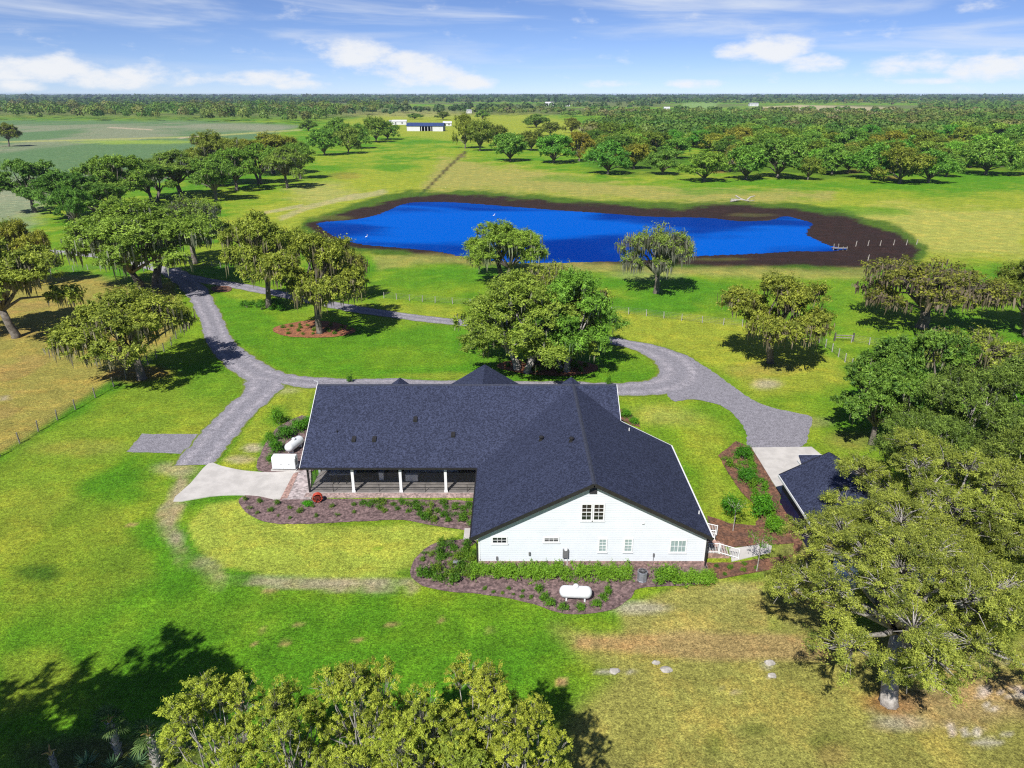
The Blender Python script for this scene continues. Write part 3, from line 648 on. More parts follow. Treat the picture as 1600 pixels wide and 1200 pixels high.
for q in [(785,820.5),(1005,818)]:
    a = atY(*q, GYM-.1); b = MB(); b.box(a.x-.09,a.x+.09,GYM-.13,GYM-.02,a.z-.05,a.z+.05); b.build('flood_light', TRIMW, house)
# screened porch
b = MB(); b.box(-19.7,-2.72,59.95,64.2,.0,.15); b.build('porch_floor', mat('porch_floor',(.30,.275,.26),.8,noise=.2,nscale=1.2,bump=.1), house)
b = MB(); b.box(-20.0,-2.72,59.2,59.94,0,.13); b.build('porch_step', PAVER, house)
b = MB(); b.box(-19.75,-2.72,59.98,60.16,2.72,2.96); b.build('porch_beam', mat('dark_trim',(.045,.045,.05),.6,noise=.1), house)
b = MB(); b.box(-19.58,-2.74,60.2,64.18,2.97,3.0); b.build('porch_ceiling', GREYW, house)
cols = [at(553,772).x, at(627,772).x, at(697,772).x]
for x in cols:
    b = MB(); b.box(x-.13,x+.13,59.97,60.19,.15,2.715); cl = b.build('porch_column', TRIMW, house)
    b = MB(); b.box(x-.17,x+.17,59.955,60.22,.152,.36); b.build('plinth', TRIMW, cl)
b = MB(); b.box(-19.72,-19.56,59.98,60.16,.15,2.715); b.build('porch_post', DARKM, house)
xs = [-19.55] + cols + [-2.75]
for i in range(4):
    x0, x1 = xs[i]+(.14 if i else 0), xs[i+1]-(.14 if i < 3 else 0)
    b = MB(); b.box(x0,x1,60.06,60.064,.155,2.715); s_ = b.build('screen_panel', SCREEN, house)
    for z in (.62, 1.0):
        b = MB(); b.box(x0,x1,60.07,60.11,z-.02,z+.02); b.build('rail', DARKM, s_)
    xm = (x0+x1)/2+.15; b = MB(); b.box(xm-.025,xm+.025,60.112,60.15,.15,1.0); b.build('rail_post', DARKM, s_)
b = MB(); b.box(-19.66,-19.655,60.17,64.0,.155,2.715); s_ = b.build('screen_panel', SCREEN, house)
for y in (61.4, 62.7):
    b = MB(); b.box(-19.70,-19.665,y-.04,y+.04,.15,2.715); b.build('mullion', DARKM, s_)
b = MB(); b.box(-17.6,-13.6,64.14,64.199,.7,2.4); b.build('porch_window', GLASS, house)
b = MB(); b.box(-9.0,-5.6,64.14,64.199,.2,2.4); d_ = b.build('sliding_door', GLASS, house)
b = MB(); b.box(-9.1,-9.0,64.10,64.198,.2,2.5); b.box(-9.0,-5.6,64.10,64.198,2.405,2.5); b.box(-5.6,-5.5,64.10,64.198,.2,2.5); b.box(-7.35,-7.25,64.10,64.139,.2,2.4); b.build('frame', TRIMW, d_)
b = MB(); b.box(-11.8,-5.5,64.05,64.1,.16,.34); b.build('baseboard', TRIMW, house)
b = MB(); b.box(-11.7,-9.3,63.98,64.19,.36,2.6); b.build('white_panel', mat('off_white_panel',(.5,.5,.52),.6,noise=.05), house)
# porch furniture
DW = mat('dark_wicker', (.03,.026,.024), .7, noise=.3, nscale=8)
def furn(name, label, cat, parts, group=None):
    x0 = sum(p[2] + p[3] for p in parts) / (2*len(parts)); y0 = sum(p[4] + p[5] for p in parts)/(2*len(parts))
    t = thing(name, label, cat, (x0, y0, .15), 0, group)
    for (n, m, a0, a1, b0, b1, c0, c1) in parts:
        b = MB(); b.box(a0,a1,b0,b1,c0,c1); b.build(n, m, t, .01)
    return t
def tablep(x, y, w, d, h, m, lm):
    return [('tabletop', m, x-w/2,x+w/2,y-d/2,y+d/2,h-.06,h)] + [('leg', lm, x+sx_*(w/2-.12)-.05,x+sx_*(w/2-.12)+.05,y+sy_*(d/2-.1)-.05,y+sy_*(d/2-.1)+.05,.15,h-.062) for sx_ in (-1,1) for sy_ in (-1,1)]
def chairp(x, y, f, m):
    return [('seat', m, x-.27,x+.27,y-.27,y+.27,.55,.64), ('backrest', m, x-.27,x+.27,y+f*.27-.03,y+f*.27+.03,.645,1.15)] + [('leg', m, x+sx_*.23-.03,x+sx_*.23+.03,y+sy_*.22-.03,y+sy_*.22+.03,.15,.548) for sx_ in (-1,1) for sy_ in (-1,1)]
furn('dining_table', 'long white topped table inside the screened porch', 'table', tablep(-16.9, 62.6, 2.6, 1.0, .92, TRIMW, DW))
cn = ['dark chair at the near left of the white porch table','dark chair at the near right of the white porch table','dark chair at the far left of the white porch table','dark chair at the far right of the white porch table']
for i, (x, y, f) in enumerate([(-17.5,61.85,-1),(-16.2,61.85,-1),(-17.5,63.35,1),(-16.2,63.35,1)]): furn('porch_chair', cn[i], 'chair', chairp(x, y, f, DW), 'chairs around the porch table')
furn('armchair', 'dark wicker armchair left of the first white column', 'armchair', [('seat',DW,-14.9,-14.0,62.2,63.0,.3,.6),('backrest',DW,-14.9,-14.0,63.01,63.2,.3,1.2),('armrest',DW,-15.05,-14.91,62.2,63.1,.15,.85),('armrest',DW,-13.99,-13.85,62.2,63.1,.15,.85)])
furn('cooler', 'narrow white cooler standing right of the first white column', 'cooler', [('body',TRIMW,-13.3,-12.85,62.3,62.8,.15,.95),('lid',TRIMW,-13.33,-12.82,62.27,62.83,.955,1.02)])
furn('grill', 'black barbecue grill on the porch', 'grill', [('cabinet',DARKM,-12.5,-11.3,62.5,63.1,.2,.95),('hood',DARKM,-12.3,-11.5,62.5,63.1,.955,1.3),('shelf',GREYB,-11.29,-10.9,62.55,63.05,.88,.94)])
furn('ice_chest', 'boxy white chest left of the second white column', 'chest', [('body',TRIMW,-10.6,-9.4,62.0,62.7,.2,.85),('lid',TRIMW,-10.63,-9.37,61.97,62.73,.855,.97)])
furn('side_bench', 'dark bench at the right end of the porch', 'bench', [('seat',DW,-5.4,-4.2,62.3,62.9,.5,.6),('leg',DW,-5.3,-5.15,62.35,62.85,.15,.498),('leg',DW,-4.45,-4.3,62.35,62.85,.15,.498),('backrest',DW,-5.4,-4.2,62.92,63.0,.5,1.1)])
# side steps with white railings
st = thing('side_steps', 'brick side steps with white picket railings', 'steps', (17, 50.8, 0))
for k in range(3):
    b = MB(); b.box(15.79,18.2-k*.35,49.6+k*.003,51.6-k*.003,.0+k*.17,.17+k*.17); b.build('step', PAVER2, st)
def railing(p, q, h=.95):
    p, q = Vector(p), Vector(q)
    b = MB()
    for z in (.12, h): b.tube([p+Vector((0,0,z)), q+Vector((0,0,z))], .04, 4)
    n = max(2, int((q-p).length/.13))
    for k in range(n+1):
        e = p.lerp(q, k/n); r_ = .06 if k in (0, n) else .02; b.tube([e, e+Vector((0,0,h+.05 if k in (0,n) else h))], r_, 4)
    return b.build('railing', TRIMW, st)
railing((15.9,49.62,.5),(17.2,49.62,.5)); railing((17.3,49.62,.45),(18.9,49.5,.0)); railing((16.3,52.9,.5),(17.9,52.7,.2)); railing((15.9,51.6,.5),(17.4,51.6,.45))

# ------------------------------------------------------------------ garage on the right
A = at(1217,742,2.75); B_ = at(1253,797,2.75); Rg = at(1298,709,5.2)
dE = Vector((B_.x-A.x, B_.y-A.y, 0)); dE.normalize(); run = Vector((Rg.x-A.x, Rg.y-A.y, 0)); pr = run - dE*run.dot(dE); wv = pr.length; wn = pr.normalized()
gl = 9.5
def G(a, w, z): q = A + dE*a + wn*w; return Vector((q.x, q.y, z))
gar = thing('garage', 'garage with dark shingle roof half hidden by the spring green oak', 'garage', G(4,wv,0))
b = MB(); b.slab([G(0,0,2.75),G(gl,0,2.75),G(gl,wv,5.2),G(0,wv,5.2)], .15); b.build('roof_slope', SHING, gar)
b = MB(); b.slab([G(0,wv,5.2),G(gl,wv,5.2),G(gl,2*wv,2.75),G(0,2*wv,2.75)], .15); b.build('roof_slope', SHING, gar)
def gbeam(p, q, w, h, name, m):
    o = beam(p, q, w, h, name, m); o.parent = gar; o.location = house.location - gar.location
for p, q in ((G(-.03,-.04,2.67),G(gl,-.04,2.67)),): gbeam(p, q, .07, .2, 'fascia', TRIMW)
gbeam(G(-.06,0,2.66),G(-.06,wv,5.1),.06,.2,'rake_board',DARKM); gbeam(G(-.06,wv,5.1),G(-.06,2*wv,2.66),.06,.2,'rake_board',DARKM)
SHADE_NAVY = mat('carport_shade_navy', (.006,.013,.075), .5, noise=.15, nscale=1)  # deep blue shade under the carport roof, put into the colour
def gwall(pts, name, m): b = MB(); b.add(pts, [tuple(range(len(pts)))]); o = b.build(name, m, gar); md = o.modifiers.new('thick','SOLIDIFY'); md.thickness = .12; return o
gwall([G(.5,.3,0),G(gl,.3,0),G(gl,.3,2.72),G(.5,.3,2.72)], 'wall', SHADE_NAVY)  # dark sheet standing in for the shaded concrete below the eave
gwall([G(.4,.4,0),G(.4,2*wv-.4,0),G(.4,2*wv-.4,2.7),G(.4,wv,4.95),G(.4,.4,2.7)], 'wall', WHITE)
for a_ in (1.9, 4.2): gbeam(G(a_,.16,0.1),G(a_,.16,2.6),.12,.12,'post',TRIMW)
q = at(1262,716,3.4); b = MB(); b.slab([(q.x-.7,q.y-.9,2.9),(q.x+1.6,q.y-.9,2.9),(q.x+1.6,q.y+.5,3.5),(q.x-.7,q.y+.5,3.5)], .12); b.build('entry_roof', SHING, gar)
b = MB(); b.box(q.x-.74,q.x+1.6,q.y+.502,q.y+.56,3.3,3.5); b.box(q.x-.76,q.x-.702,q.y-.9,q.y+.5,2.78,2.95); b.build('fascia', TRIMW, gar)
b = MB(); b.box(q.x-.6,q.x-.45,q.y-.8,q.y-.65,0.05,2.8); b.build('post', TRIMW, gar)

# ------------------------------------------------------------------ yard things
TANKW = mat('tank_enamel', (.70,.72,.74), .35, noise=.06, nscale=2, spec=.5)
def tank(name, label, loc, rz, ln=2.5, r=.46):
    t = thing(name, label, 'gas tank', loc, rz); zc = r+.22
    pr_ = []
    for k in range(7): a = math.pi/2*k/6; pr_.append((r*math.sin(a)+.001, -ln/2+r*.85*(1-math.cos(a))))
    pr_ += [(q[0], -q[1]) for q in reversed(pr_)]
    b = MB(); b.lathe(pr_, (0,0,zc), 'x', 24); b.build('shell', TANKW, t, smooth=True, local=True)
    b = MB(); b.lathe([(.21,-.1),(.21,.14),(.17,.21),(.06,.24)], (0,0,zc+r-.02), 'z', 16); b.build('dome', TANKW, t, smooth=True, local=True)
    for sx_ in (-1,1):
        b = MB(); b.box(sx_*ln*.28-.06,sx_*ln*.28+.06,-.3,.3,0,.42); b.build('foot', TANKW, t, local=True)
        b = MB(); b.lathe([(r+.004,-.02),(r+.004,.02)], (sx_*ln*.2,0,zc), 'x', 24); b.build('seam', TANKW, t, local=True)
    return t
p = at(899,937); tank('propane_tank', 'white capsule gas tank in the mulch in front of the gable wall', (p.x,p.y,.05), R(-4), 2.5, .47)
p = at(461,703); tank('propane_tank', 'white capsule gas tank beside the left end of the roof', (p.x,p.y,.05), R(72), 2.75, .5)
p = at(444,737); g = thing('standby_generator', 'big white boxy generator standing on a slab at the porch corner', 'generator', (p.x,p.y+.6,.05), R(-1))
b = MB(); b.box(-1.35,1.3,-.62,.62,0,.14); b.build('slab', CONC, g, .01, local=True)
b = MB(); b.prism([(-.5,.2),(.5,.2),(.5,1.35),(.38,1.52),(-.38,1.52),(-.5,1.35)], 'x', -1.2, 1.2); b.build('cabinet', TANKW, g, .02, local=True)
for s_ in (-1,1):
    for k in range(5):
        b = MB(); b.box(s_*1.2-.015 if s_ < 0 else 1.2, -1.2 if s_ < 0 else 1.215, -.3,.3,.5+k*.14,.57+k*.14); b.build('louvre', DARKM, g, local=True)
for x in (-.6,.6):
    b = MB(); b.box(x-.55,x+.55,-.515,-.5,.25,1.3); d_ = b.build('door', TANKW, g, .005, local=True)
    b = MB(); b.box(x-.08 if x > 0 else x+.3,x+.02 if x > 0 else x+.4,-.54,-.516,.75,.8); b.build('latch', DARKM, d_, local=True)
b = MB(); b.box(-1.2,1.2,-.505,-.48,.14,.2); b.build('base_gap', DARKM, g, local=True)
p = at(1003,907); g = thing('air_conditioner', 'grey air conditioning unit between the hedge and the round bush', 'air conditioner', (p.x,p.y,.05))
b = MB(); b.lathe([(.42,0),(.42,.08),(.40,.1),(.40,.72),(.42,.74),(.42,.84),(.36,.86)], (0,0,0), 'z', 8); b.build('casing', mat('ac_grey',(.22,.23,.26),.5,.2,noise=.15), g, local=True)
b = MB(); b.lathe([(.34,.861),(.10,.875),(.02,.876)], (0,0,0), 'z', 16); b.build('fan_grille', DARKM, g, local=True)
for k in range(8):
    a = k*math.pi/4; b = MB(); b.tube([(.06*math.cos(a),.06*math.sin(a),.89),(.36*math.cos(a),.36*math.sin(a),.88)], .012, 4); b.build('grille_bar', GREYB, g, local=True)
b = MB(); b.lathe([(.09,.862),(.09,.90),(.03,.91)], (0,0,0), 'z', 10); b.build('hub', GREYB, g, local=True)
p = at(498,783); g = thing('hose_reel', 'red garden hose coil at the porch corner', 'hose reel', (p.x,p.y-.25,.05), R(15))
RED = mat('red_hose', (.42,.045,.02), .45, noise=.15, nscale=5)
for k in range(5):
    b = MB(); rr_ = .42-.035*(k % 2); b.tube([(rr_*math.cos(i*math.pi/10), -.16+k*.08, .52+rr_*math.sin(i*math.pi/10)) for i in range(21)], .05, 6); b.build('hose_coil', RED, g, smooth=True, local=True)
b = MB(); b.lathe([(.3,-.22),(.3,-.2),(.1,-.19),(.1,.19),(.3,.2),(.3,.22)], (0,0,.52), 'y', 14); b.build('reel', mat('dark_red',(.13,.02,.012),.6,noise=.2), g, local=True)
b = MB(); b.tube([(-.3,-.25,0),(0,-.25,.52),(.3,-.25,0)], .03, 5); b.tube([(-.3,.25,0),(0,.25,.52),(.3,.25,0)], .03, 5); b.build('stand', DARKM, g, local=True)
p = at(716,884); g = thing('path_light', 'low dark bench shaped lamp lying in the mulch left of the gable', 'garden light', (p.x,p.y,.05), R(-3))
b = MB(); b.box(-.42,.42,-.14,.14,.28,.36); b.build('top', mat('lamp_grey',(.24,.25,.28),.4,noise=.1), g, .01, local=True)
for s_ in (-1,1): b = MB(); b.box(s_*.34-.04,s_*.34+.04,-.1,.1,0,.278); b.build('leg', DARKM, g, local=True)
# rail on the paddock (white bar between two posts)
p = at(1318,533); g = thing('jump_rail', 'low wooden rail between two posts out in the green paddock', 'rail', (p.x,p.y,0), R(-4)); hw_ = 14*mpp(p)
WOOD = mat('weathered_wood', (.30,.28,.25), .9, nscale=3, col2=(.18,.165,.145), bump=.4, bscale=12)
for z in (.55, .95): b = MB(); b.tube([(-hw_,0,z),(hw_,0,z)], .07, 6); b.build('bar', WOOD, g, local=True)
for s_ in (-1,1): b = MB(); b.box(s_*hw_-.1,s_*hw_+.1,-.12,.12,0,1.35); b.build('post', mat('dark_wood',(.09,.085,.075),.9,noise=.2), g, local=True)
# parked things under the big oak
CARW = mat('white_car_paint', (.62,.65,.68), .25, noise=.04, spec=.6); TYRE = mat('tyre', (.02,.02,.02), .8, noise=.2)
def car(label, loc, rz, truck=True):
    g = thing('pickup_truck', label, 'truck', loc, rz)
    b = MB(); b.prism([(-2.8,.45),(2.8,.45),(2.85,.95),(1.6,1.12),(.75,1.85),(-.75,1.88),(-1.0,1.15),(-2.8,1.12)], 'y', -.95, .95); b.build('body', CARW, g, .06, local=True)
    b = MB(); b.prism([(1.5,1.16),(.78,1.79),(.70,1.79),(1.36,1.16)], 'y', -.8, .8); b.build('windscreen', GLASS, g, local=True)
    for s_ in (-1,1):
        b = MB(); b.prism([(1.2,1.2),(.7,1.75),(-.7,1.78),(-.85,1.2)], 'y', s_*.94, s_*.957); b.build('side_window', GLASS, g, local=True)
        for x in (-1.8,1.85):
            b = MB(); b.lathe([(.2,-.12),(.38,-.1),(.38,.1),(.2,.12)], (x, s_*.86, .38), 'y', 16); w_ = b.build('wheel', TYRE, g, local=True)
            b = MB(); b.lathe([(.2,-.01),(.06,.02)], (x, s_*.99, .38), 'y', 12); b.build('rim', GREYB, w_, local=True)
    for s_ in (-1,1): b = MB(); b.box(2.80,2.875,s_*.7-.15,s_*.7+.15,.78,.92); b.build('headlight', TRIMW, g, local=True)
    return g
p = at(1318,905); car('white pickup glimpsed through the near oak, left of the other', (p.x,p.y,0), R(60))
p = at(1425,885); car('white pickup glimpsed through the near oak, right of the other', (p.x,p.y,0), R(75))

# ------------------------------------------------------------------ fences
FWIRE = mat('fence_wire', (.16,.16,.155), .5, .6, noise=.2); FPOST = mat('grey_post', (.27,.25,.225), .9, nscale=4, col2=(.16,.145,.125), bump=.4); FPOSTL = mat('pale_post', (.42,.41,.39), .9, nscale=4, col2=(.28,.27,.25), bump=.4)
def fence(label, pxs, spacing, h=1.35, r=.075, pm=FPOST, mesh=True):
    P = [at(*q) for q in pxs]; root = thing('wire_fence', label, 'fence', tuple(P[0])); o0 = P[0]
    pts = []
    for a, c in zip(P[:-1], P[1:]):
        n = max(1, round((c-a).length/spacing)); pts += [a.lerp(c, k/n) for k in range(n)]
    pts.append(P[-1])
    b0 = MB(); b0.tube([(0,0,-.1),(.01,0,h*.6),(.02,.01,h)], [r*1.05, r, r*.95], 7); me = None
    for q in pts:
        if me is None: o = b0.build('post', pm, root, local=True); me = o.data
        else: o = link('post', me, root)
        o.location = q - o0; o.rotation_euler = (rnd.uniform(-.05,.05), rnd.uniform(-.05,.05), rnd.uniform(0,6))
    zs = [.2,.45,.7,.95,1.2]
    for z in zs:
        b = MB(); b.tube([q-o0+Vector((0,0,z+rnd.uniform(-.02,.02))) for q in pts], .010, 4); b.build('wire', FWIRE, root, local=True)
    if mesh:
        b = MB(); step = 0.3
        for a, c in zip(pts[:-1], pts[1:]):
            n = int((c-a).length/step)
            for k in range(1, n):
                e = a.lerp(c, k/n)-o0; b.tube([e+Vector((0,0,.15)), e+Vector((0,0,1.2))], .006, 3)
        o = b.build('wire_mesh', FWIRE, root, local=True); o['kind'] = 'stuff'
fence('wire fence with dark wooden posts between the dry paddock and the left lawn', [(-60,752),(0,713),(60,674),(118,640),(178,604),(232,570),(268,540),(290,510)], 3.1)
fence('low fence of pale posts across the pasture left of the oak clump', [(600,466),(640,470),(680,473),(735,477)], 3.4, 1.2, .07, FPOSTL)
fence('low fence of pale posts across the pasture right of the oak clump', [(955,488),(1010,494),(1065,501),(1130,508),(1160,510)], 3.4, 1.2, .07, FPOSTL)
fence('fence of pale posts running down beside the right paddock', [(1258,518),(1280,536),(1300,550),(1320,566),(1340,582)], 2.3, 1.35, .075, FPOSTL)
fence('faint fence behind the low wooden rail', [(1330,535),(1358,539),(1390,543),(1440,548)], 4.2, 1.2, .07, FPOSTL, False)
fence('far fence left of the big moss hung oak', [(80,428),(115,424),(160,420),(225,424)], 3.6, 1.25, .07, FPOSTL)
fence('short far fence behind the drive junction', [(318,414),(345,418),(370,420)], 2.6, 1.2, .07, FPOSTL, False)

# ------------------------------------------------------------------ far farm buildings
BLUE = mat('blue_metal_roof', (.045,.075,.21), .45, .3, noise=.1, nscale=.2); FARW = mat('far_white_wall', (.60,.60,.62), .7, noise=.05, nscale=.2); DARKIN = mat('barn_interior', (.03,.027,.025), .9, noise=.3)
p = at(664,205); s_ = mpp(p)
barn = thing('barn', 'long white barn with a blue roof beyond the pond', 'barn', (p.x,p.y,0), R(-8)); hw_ = 29*s_; bd = 11; bh = 5.2
for x0, x1 in ((-hw_,-hw_*.27),(hw_*.42,hw_)):
    b = MB(); b.box(x0,x1,0,.3,0,bh); b.build('wall', FARW, barn, local=True)
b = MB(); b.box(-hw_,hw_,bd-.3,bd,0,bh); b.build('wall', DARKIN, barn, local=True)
for x in (-hw_,hw_-.3): b = MB(); b.prism([(.3,0),(bd-.3,0),(bd-.3,bh),(bd/2,bh+2.6),(.3,bh)], 'x', x, x+.29); b.build('wall', BLUE, barn, local=True)
for k in range(4): x = -hw_*.27+(hw_*.69)*(k+.5)/4.; b = MB(); b.box(x-.25,x+.25,0,.3,0,bh); b.build('post', FARW, barn, local=True)
b = MB(); b.slab([(-hw_-.6,-.6,bh),(hw_+.6,-.6,bh),(hw_+.6,bd/2,bh+3),(-hw_-.6,bd/2,bh+3)], .3); b.build('roof_slope', BLUE, barn, local=True)
b = MB(); b.slab([(-hw_-.6,bd/2,bh+3),(hw_+.6,bd/2,bh+3),(hw_+.6,bd+.6,bh),(-hw_-.6,bd+.6,bh)], .3); b.build('roof_slope', BLUE, barn, local=True)
def shed(name, label, px, py, wpx, h, d=8, cat='building', rc=FARW):
    p = at(px, py); s_ = mpp(p); w = wpx*s_/2; g = thing(name, label, cat, (p.x,p.y,0), R(rnd.uniform(-6,6)))
    b = MB(); b.box(-w,w,0,d,0,h); b.build('wall', FARW, g, local=True)
    b = MB(); b.slab([(-w-.4,-.5,h+.02),(w+.4,-.5,h+.02),(w+.4,d/2,h+d*.22),(-w-.4,d/2,h+d*.22)], .25); b.build('roof_slope', rc, g, local=True)
    b = MB(); b.slab([(-w-.4,d/2,h+d*.22),(w+.4,d/2,h+d*.22),(w+.4,d+.5,h+.02),(-w-.4,d+.5,h+.02)], .25); b.build('roof_slope', rc, g, local=True)
    for k in (-.5,.4):
        b = MB(); b.box(w*k-.7,w*k+.7,-.06,-.002,h*.3,h*.75); b.build('window', GLASS, g, local=True)
    return g
TINR = mat('tin_roof', (.42,.43,.45), .5, .2, noise=.1, nscale=.3)
shed('outbuilding', 'low white outbuilding just left of the blue roofed barn', 624, 195, 22, 4, 8, 'building', FARW)
shed('outbuilding', 'low white outbuilding just right of the blue roofed barn', 699, 197, 13, 3.5, 8, 'building', FARW)
shed('outbuilding', 'small white shed behind the left end of the barn', 612, 193, 8, 3, 6, 'building', TINR)
shed('far_house', 'tiny white house among far trees above the barn', 733, 177, 8, 5, 10, 'house', TINR)
shed('far_house', 'bright white house in the far woods right of the middle', 859, 165, 14, 8, 16, 'house', FARW)
shed('far_house', 'small pale house right of the bright white far house', 886, 166, 9, 6, 12, 'house', TINR)
shed('far_house', 'small white house at the far edge of the right grove', 1042, 172, 9, 5, 10, 'house', FARW)
shed('far_house', 'white house beside the far tan field on the right', 1178, 166, 14, 7, 14, 'house', TINR)
# driftwood, posts and birds at the pond
DRIFT = mat('driftwood', (.36,.33,.29), .9, noise=.2, nscale=1)
p = at(1163,316); g = thing('fallen_tree', 'bleached fallen tree on the grass beyond the pond', 'driftwood', tuple(p)); s_ = mpp(p)
for i, pts_ in enumerate([[(-22,0,.3),(-5,2,.9),(8,0,.4),(16,2,.6)],[(-14,4,2.2),(-6,3,1.2),(3,1,.6)],[(4,1,.7),(10,7,1.6),(17,9,2.0)],[(-20,6,.8),(-10,3,.9)]]):
    b = MB(); b.tube([(x*s_,y*s_*.8,z) for x,y,z in pts_], [.32,.25,.16,.08][:len(pts_)], 6); b.build('trunk' if i == 0 else 'branch', DRIFT, g, local=True)
names = ['leftmost weathered post standing in the mud right of the pond','second weathered post in the mud right of the pond','third weathered post in the mud right of the pond','fourth weathered post in the mud right of the pond','fifth weathered post in the mud, near the right end','sixth weathered post, rightmost in the pond mud','short post low in the mud near the pond corner','dark post standing at the far left shore of the pond']
for i, q in enumerate([(1337,385),(1356,384),(1375,384),(1396,383),(1416,383),(1432,382),(1356,407),(638,318)]):
    p = at(*q); b = MB(); b.tube([(p.x,p.y,-.1),(p.x+.06,p.y,.8),(p.x+.1,p.y,1.4)], [.11,.10,.08], 6); o = b.build('mud_post', DRIFT if i < 7 else DARKIN); setp(o, names[i], 'post', 'old posts at the pond')
p = at(1312,391); g = thing('old_dock', 'remains of a small wooden dock at the right end of the pond', 'dock', tuple(p)); s_ = mpp(p)
for x in (-10,-3,5,11):
    b = MB(); b.tube([(x*s_,0,-.1),(x*s_,0,1.6 if x < 0 else .9)], .13, 5); b.build('post', WOOD, g, local=True)
b = MB(); b.box(-10*s_,11*s_,-.4,.4,.5,.62); b.build('deck', WOOD, g, local=True)
b = MB(); b.box(-8*s_,-1*s_,.5,2.0,.2,.34); b.build('deck', mat('rust_boards',(.26,.12,.06),.9,noise=.2), g, local=True)
FEATH = mat('white_feathers', (.75,.75,.73), .7, noise=.04)
for q, lb in (((772,340),'white wading bird standing far out in the pond'),((573,374),'white wading bird near the near left shore of the pond')):
    p = at(*q); g = thing('egret', lb, 'bird', (p.x,p.y,.03), 0, None, (.75,.75,.75))
    b = MB(); b.tube([(-.5,0,.75),(-.25,0,.85),(.1,0,.95),(.25,0,1.1),(.22,0,1.4),(.3,0,1.62),(.42,0,1.66)], [.05,.16,.2,.1,.055,.07,.03], 8); b.build('body', FEATH, g, smooth=True, local=True)
    b = MB(); b.tube([(.40,0,1.66),(.62,0,1.63)], [.03,.008], 5); b.build('bill', mat('yellow_bill',(.5,.3,.03),.5,noise=.1), g, local=True)
    for y in (-.06,.06): b = MB(); b.tube([(0,y,.85),(-.04,y,.4),(0,y,-.05)], .02, 5); b.build('leg', DARKM, g, local=True)

# ------------------------------------------------------------------ foliage
def leaf_quads(cen, rad, per, size, rng, shell=.45, up=.55, squash=.75, out=None):
    # every clump is a handful of short leafy twigs fanning out from its middle
    per = int(per*1.9); size = size*.76; n = len(cen); M = n*per; tw = 7
    ci = np.repeat(np.arange(n), per)
    D = rng.normal(size=(n, tw, 3)); D[:,:,2] = D[:,:,2]*.7+.25
    if out is not None: D += out[:, None, :]*.9
    D /= np.linalg.norm(D, axis=2, keepdims=True)
    D *= rng.uniform(.7, 1.7, (n, tw, 1))
    d = D[ci, rng.integers(0, tw, M)]
    u = rng.random(M)[:, None]**.75
    P = cen[ci] + (d*u + rng.normal(size=(M,3))*.17) * rad[ci][:, None] * np.array([1,1,squash+.1])
    nrm = d*.45 + rng.normal(size=(M,3))*.5; nrm[:,2] += up
    nrm /= np.linalg.norm(nrm, axis=1, keepdims=True)
    t = np.cross(nrm, rng.normal(size=(M,3))); t /= np.linalg.norm(t, axis=1, keepdims=True)+1e-9
    b = np.cross(nrm, t)
    s = size*rng.uniform(.55,1.3,M)[:, None]
    V = np.stack([P - t*s, P + b*s*.8 + nrm*s*.1, P + t*s*.9 - b*s*.1], 1).reshape(-1,3)
    F = np.arange(M*3).reshape(-1,3)
    return V, F, ci
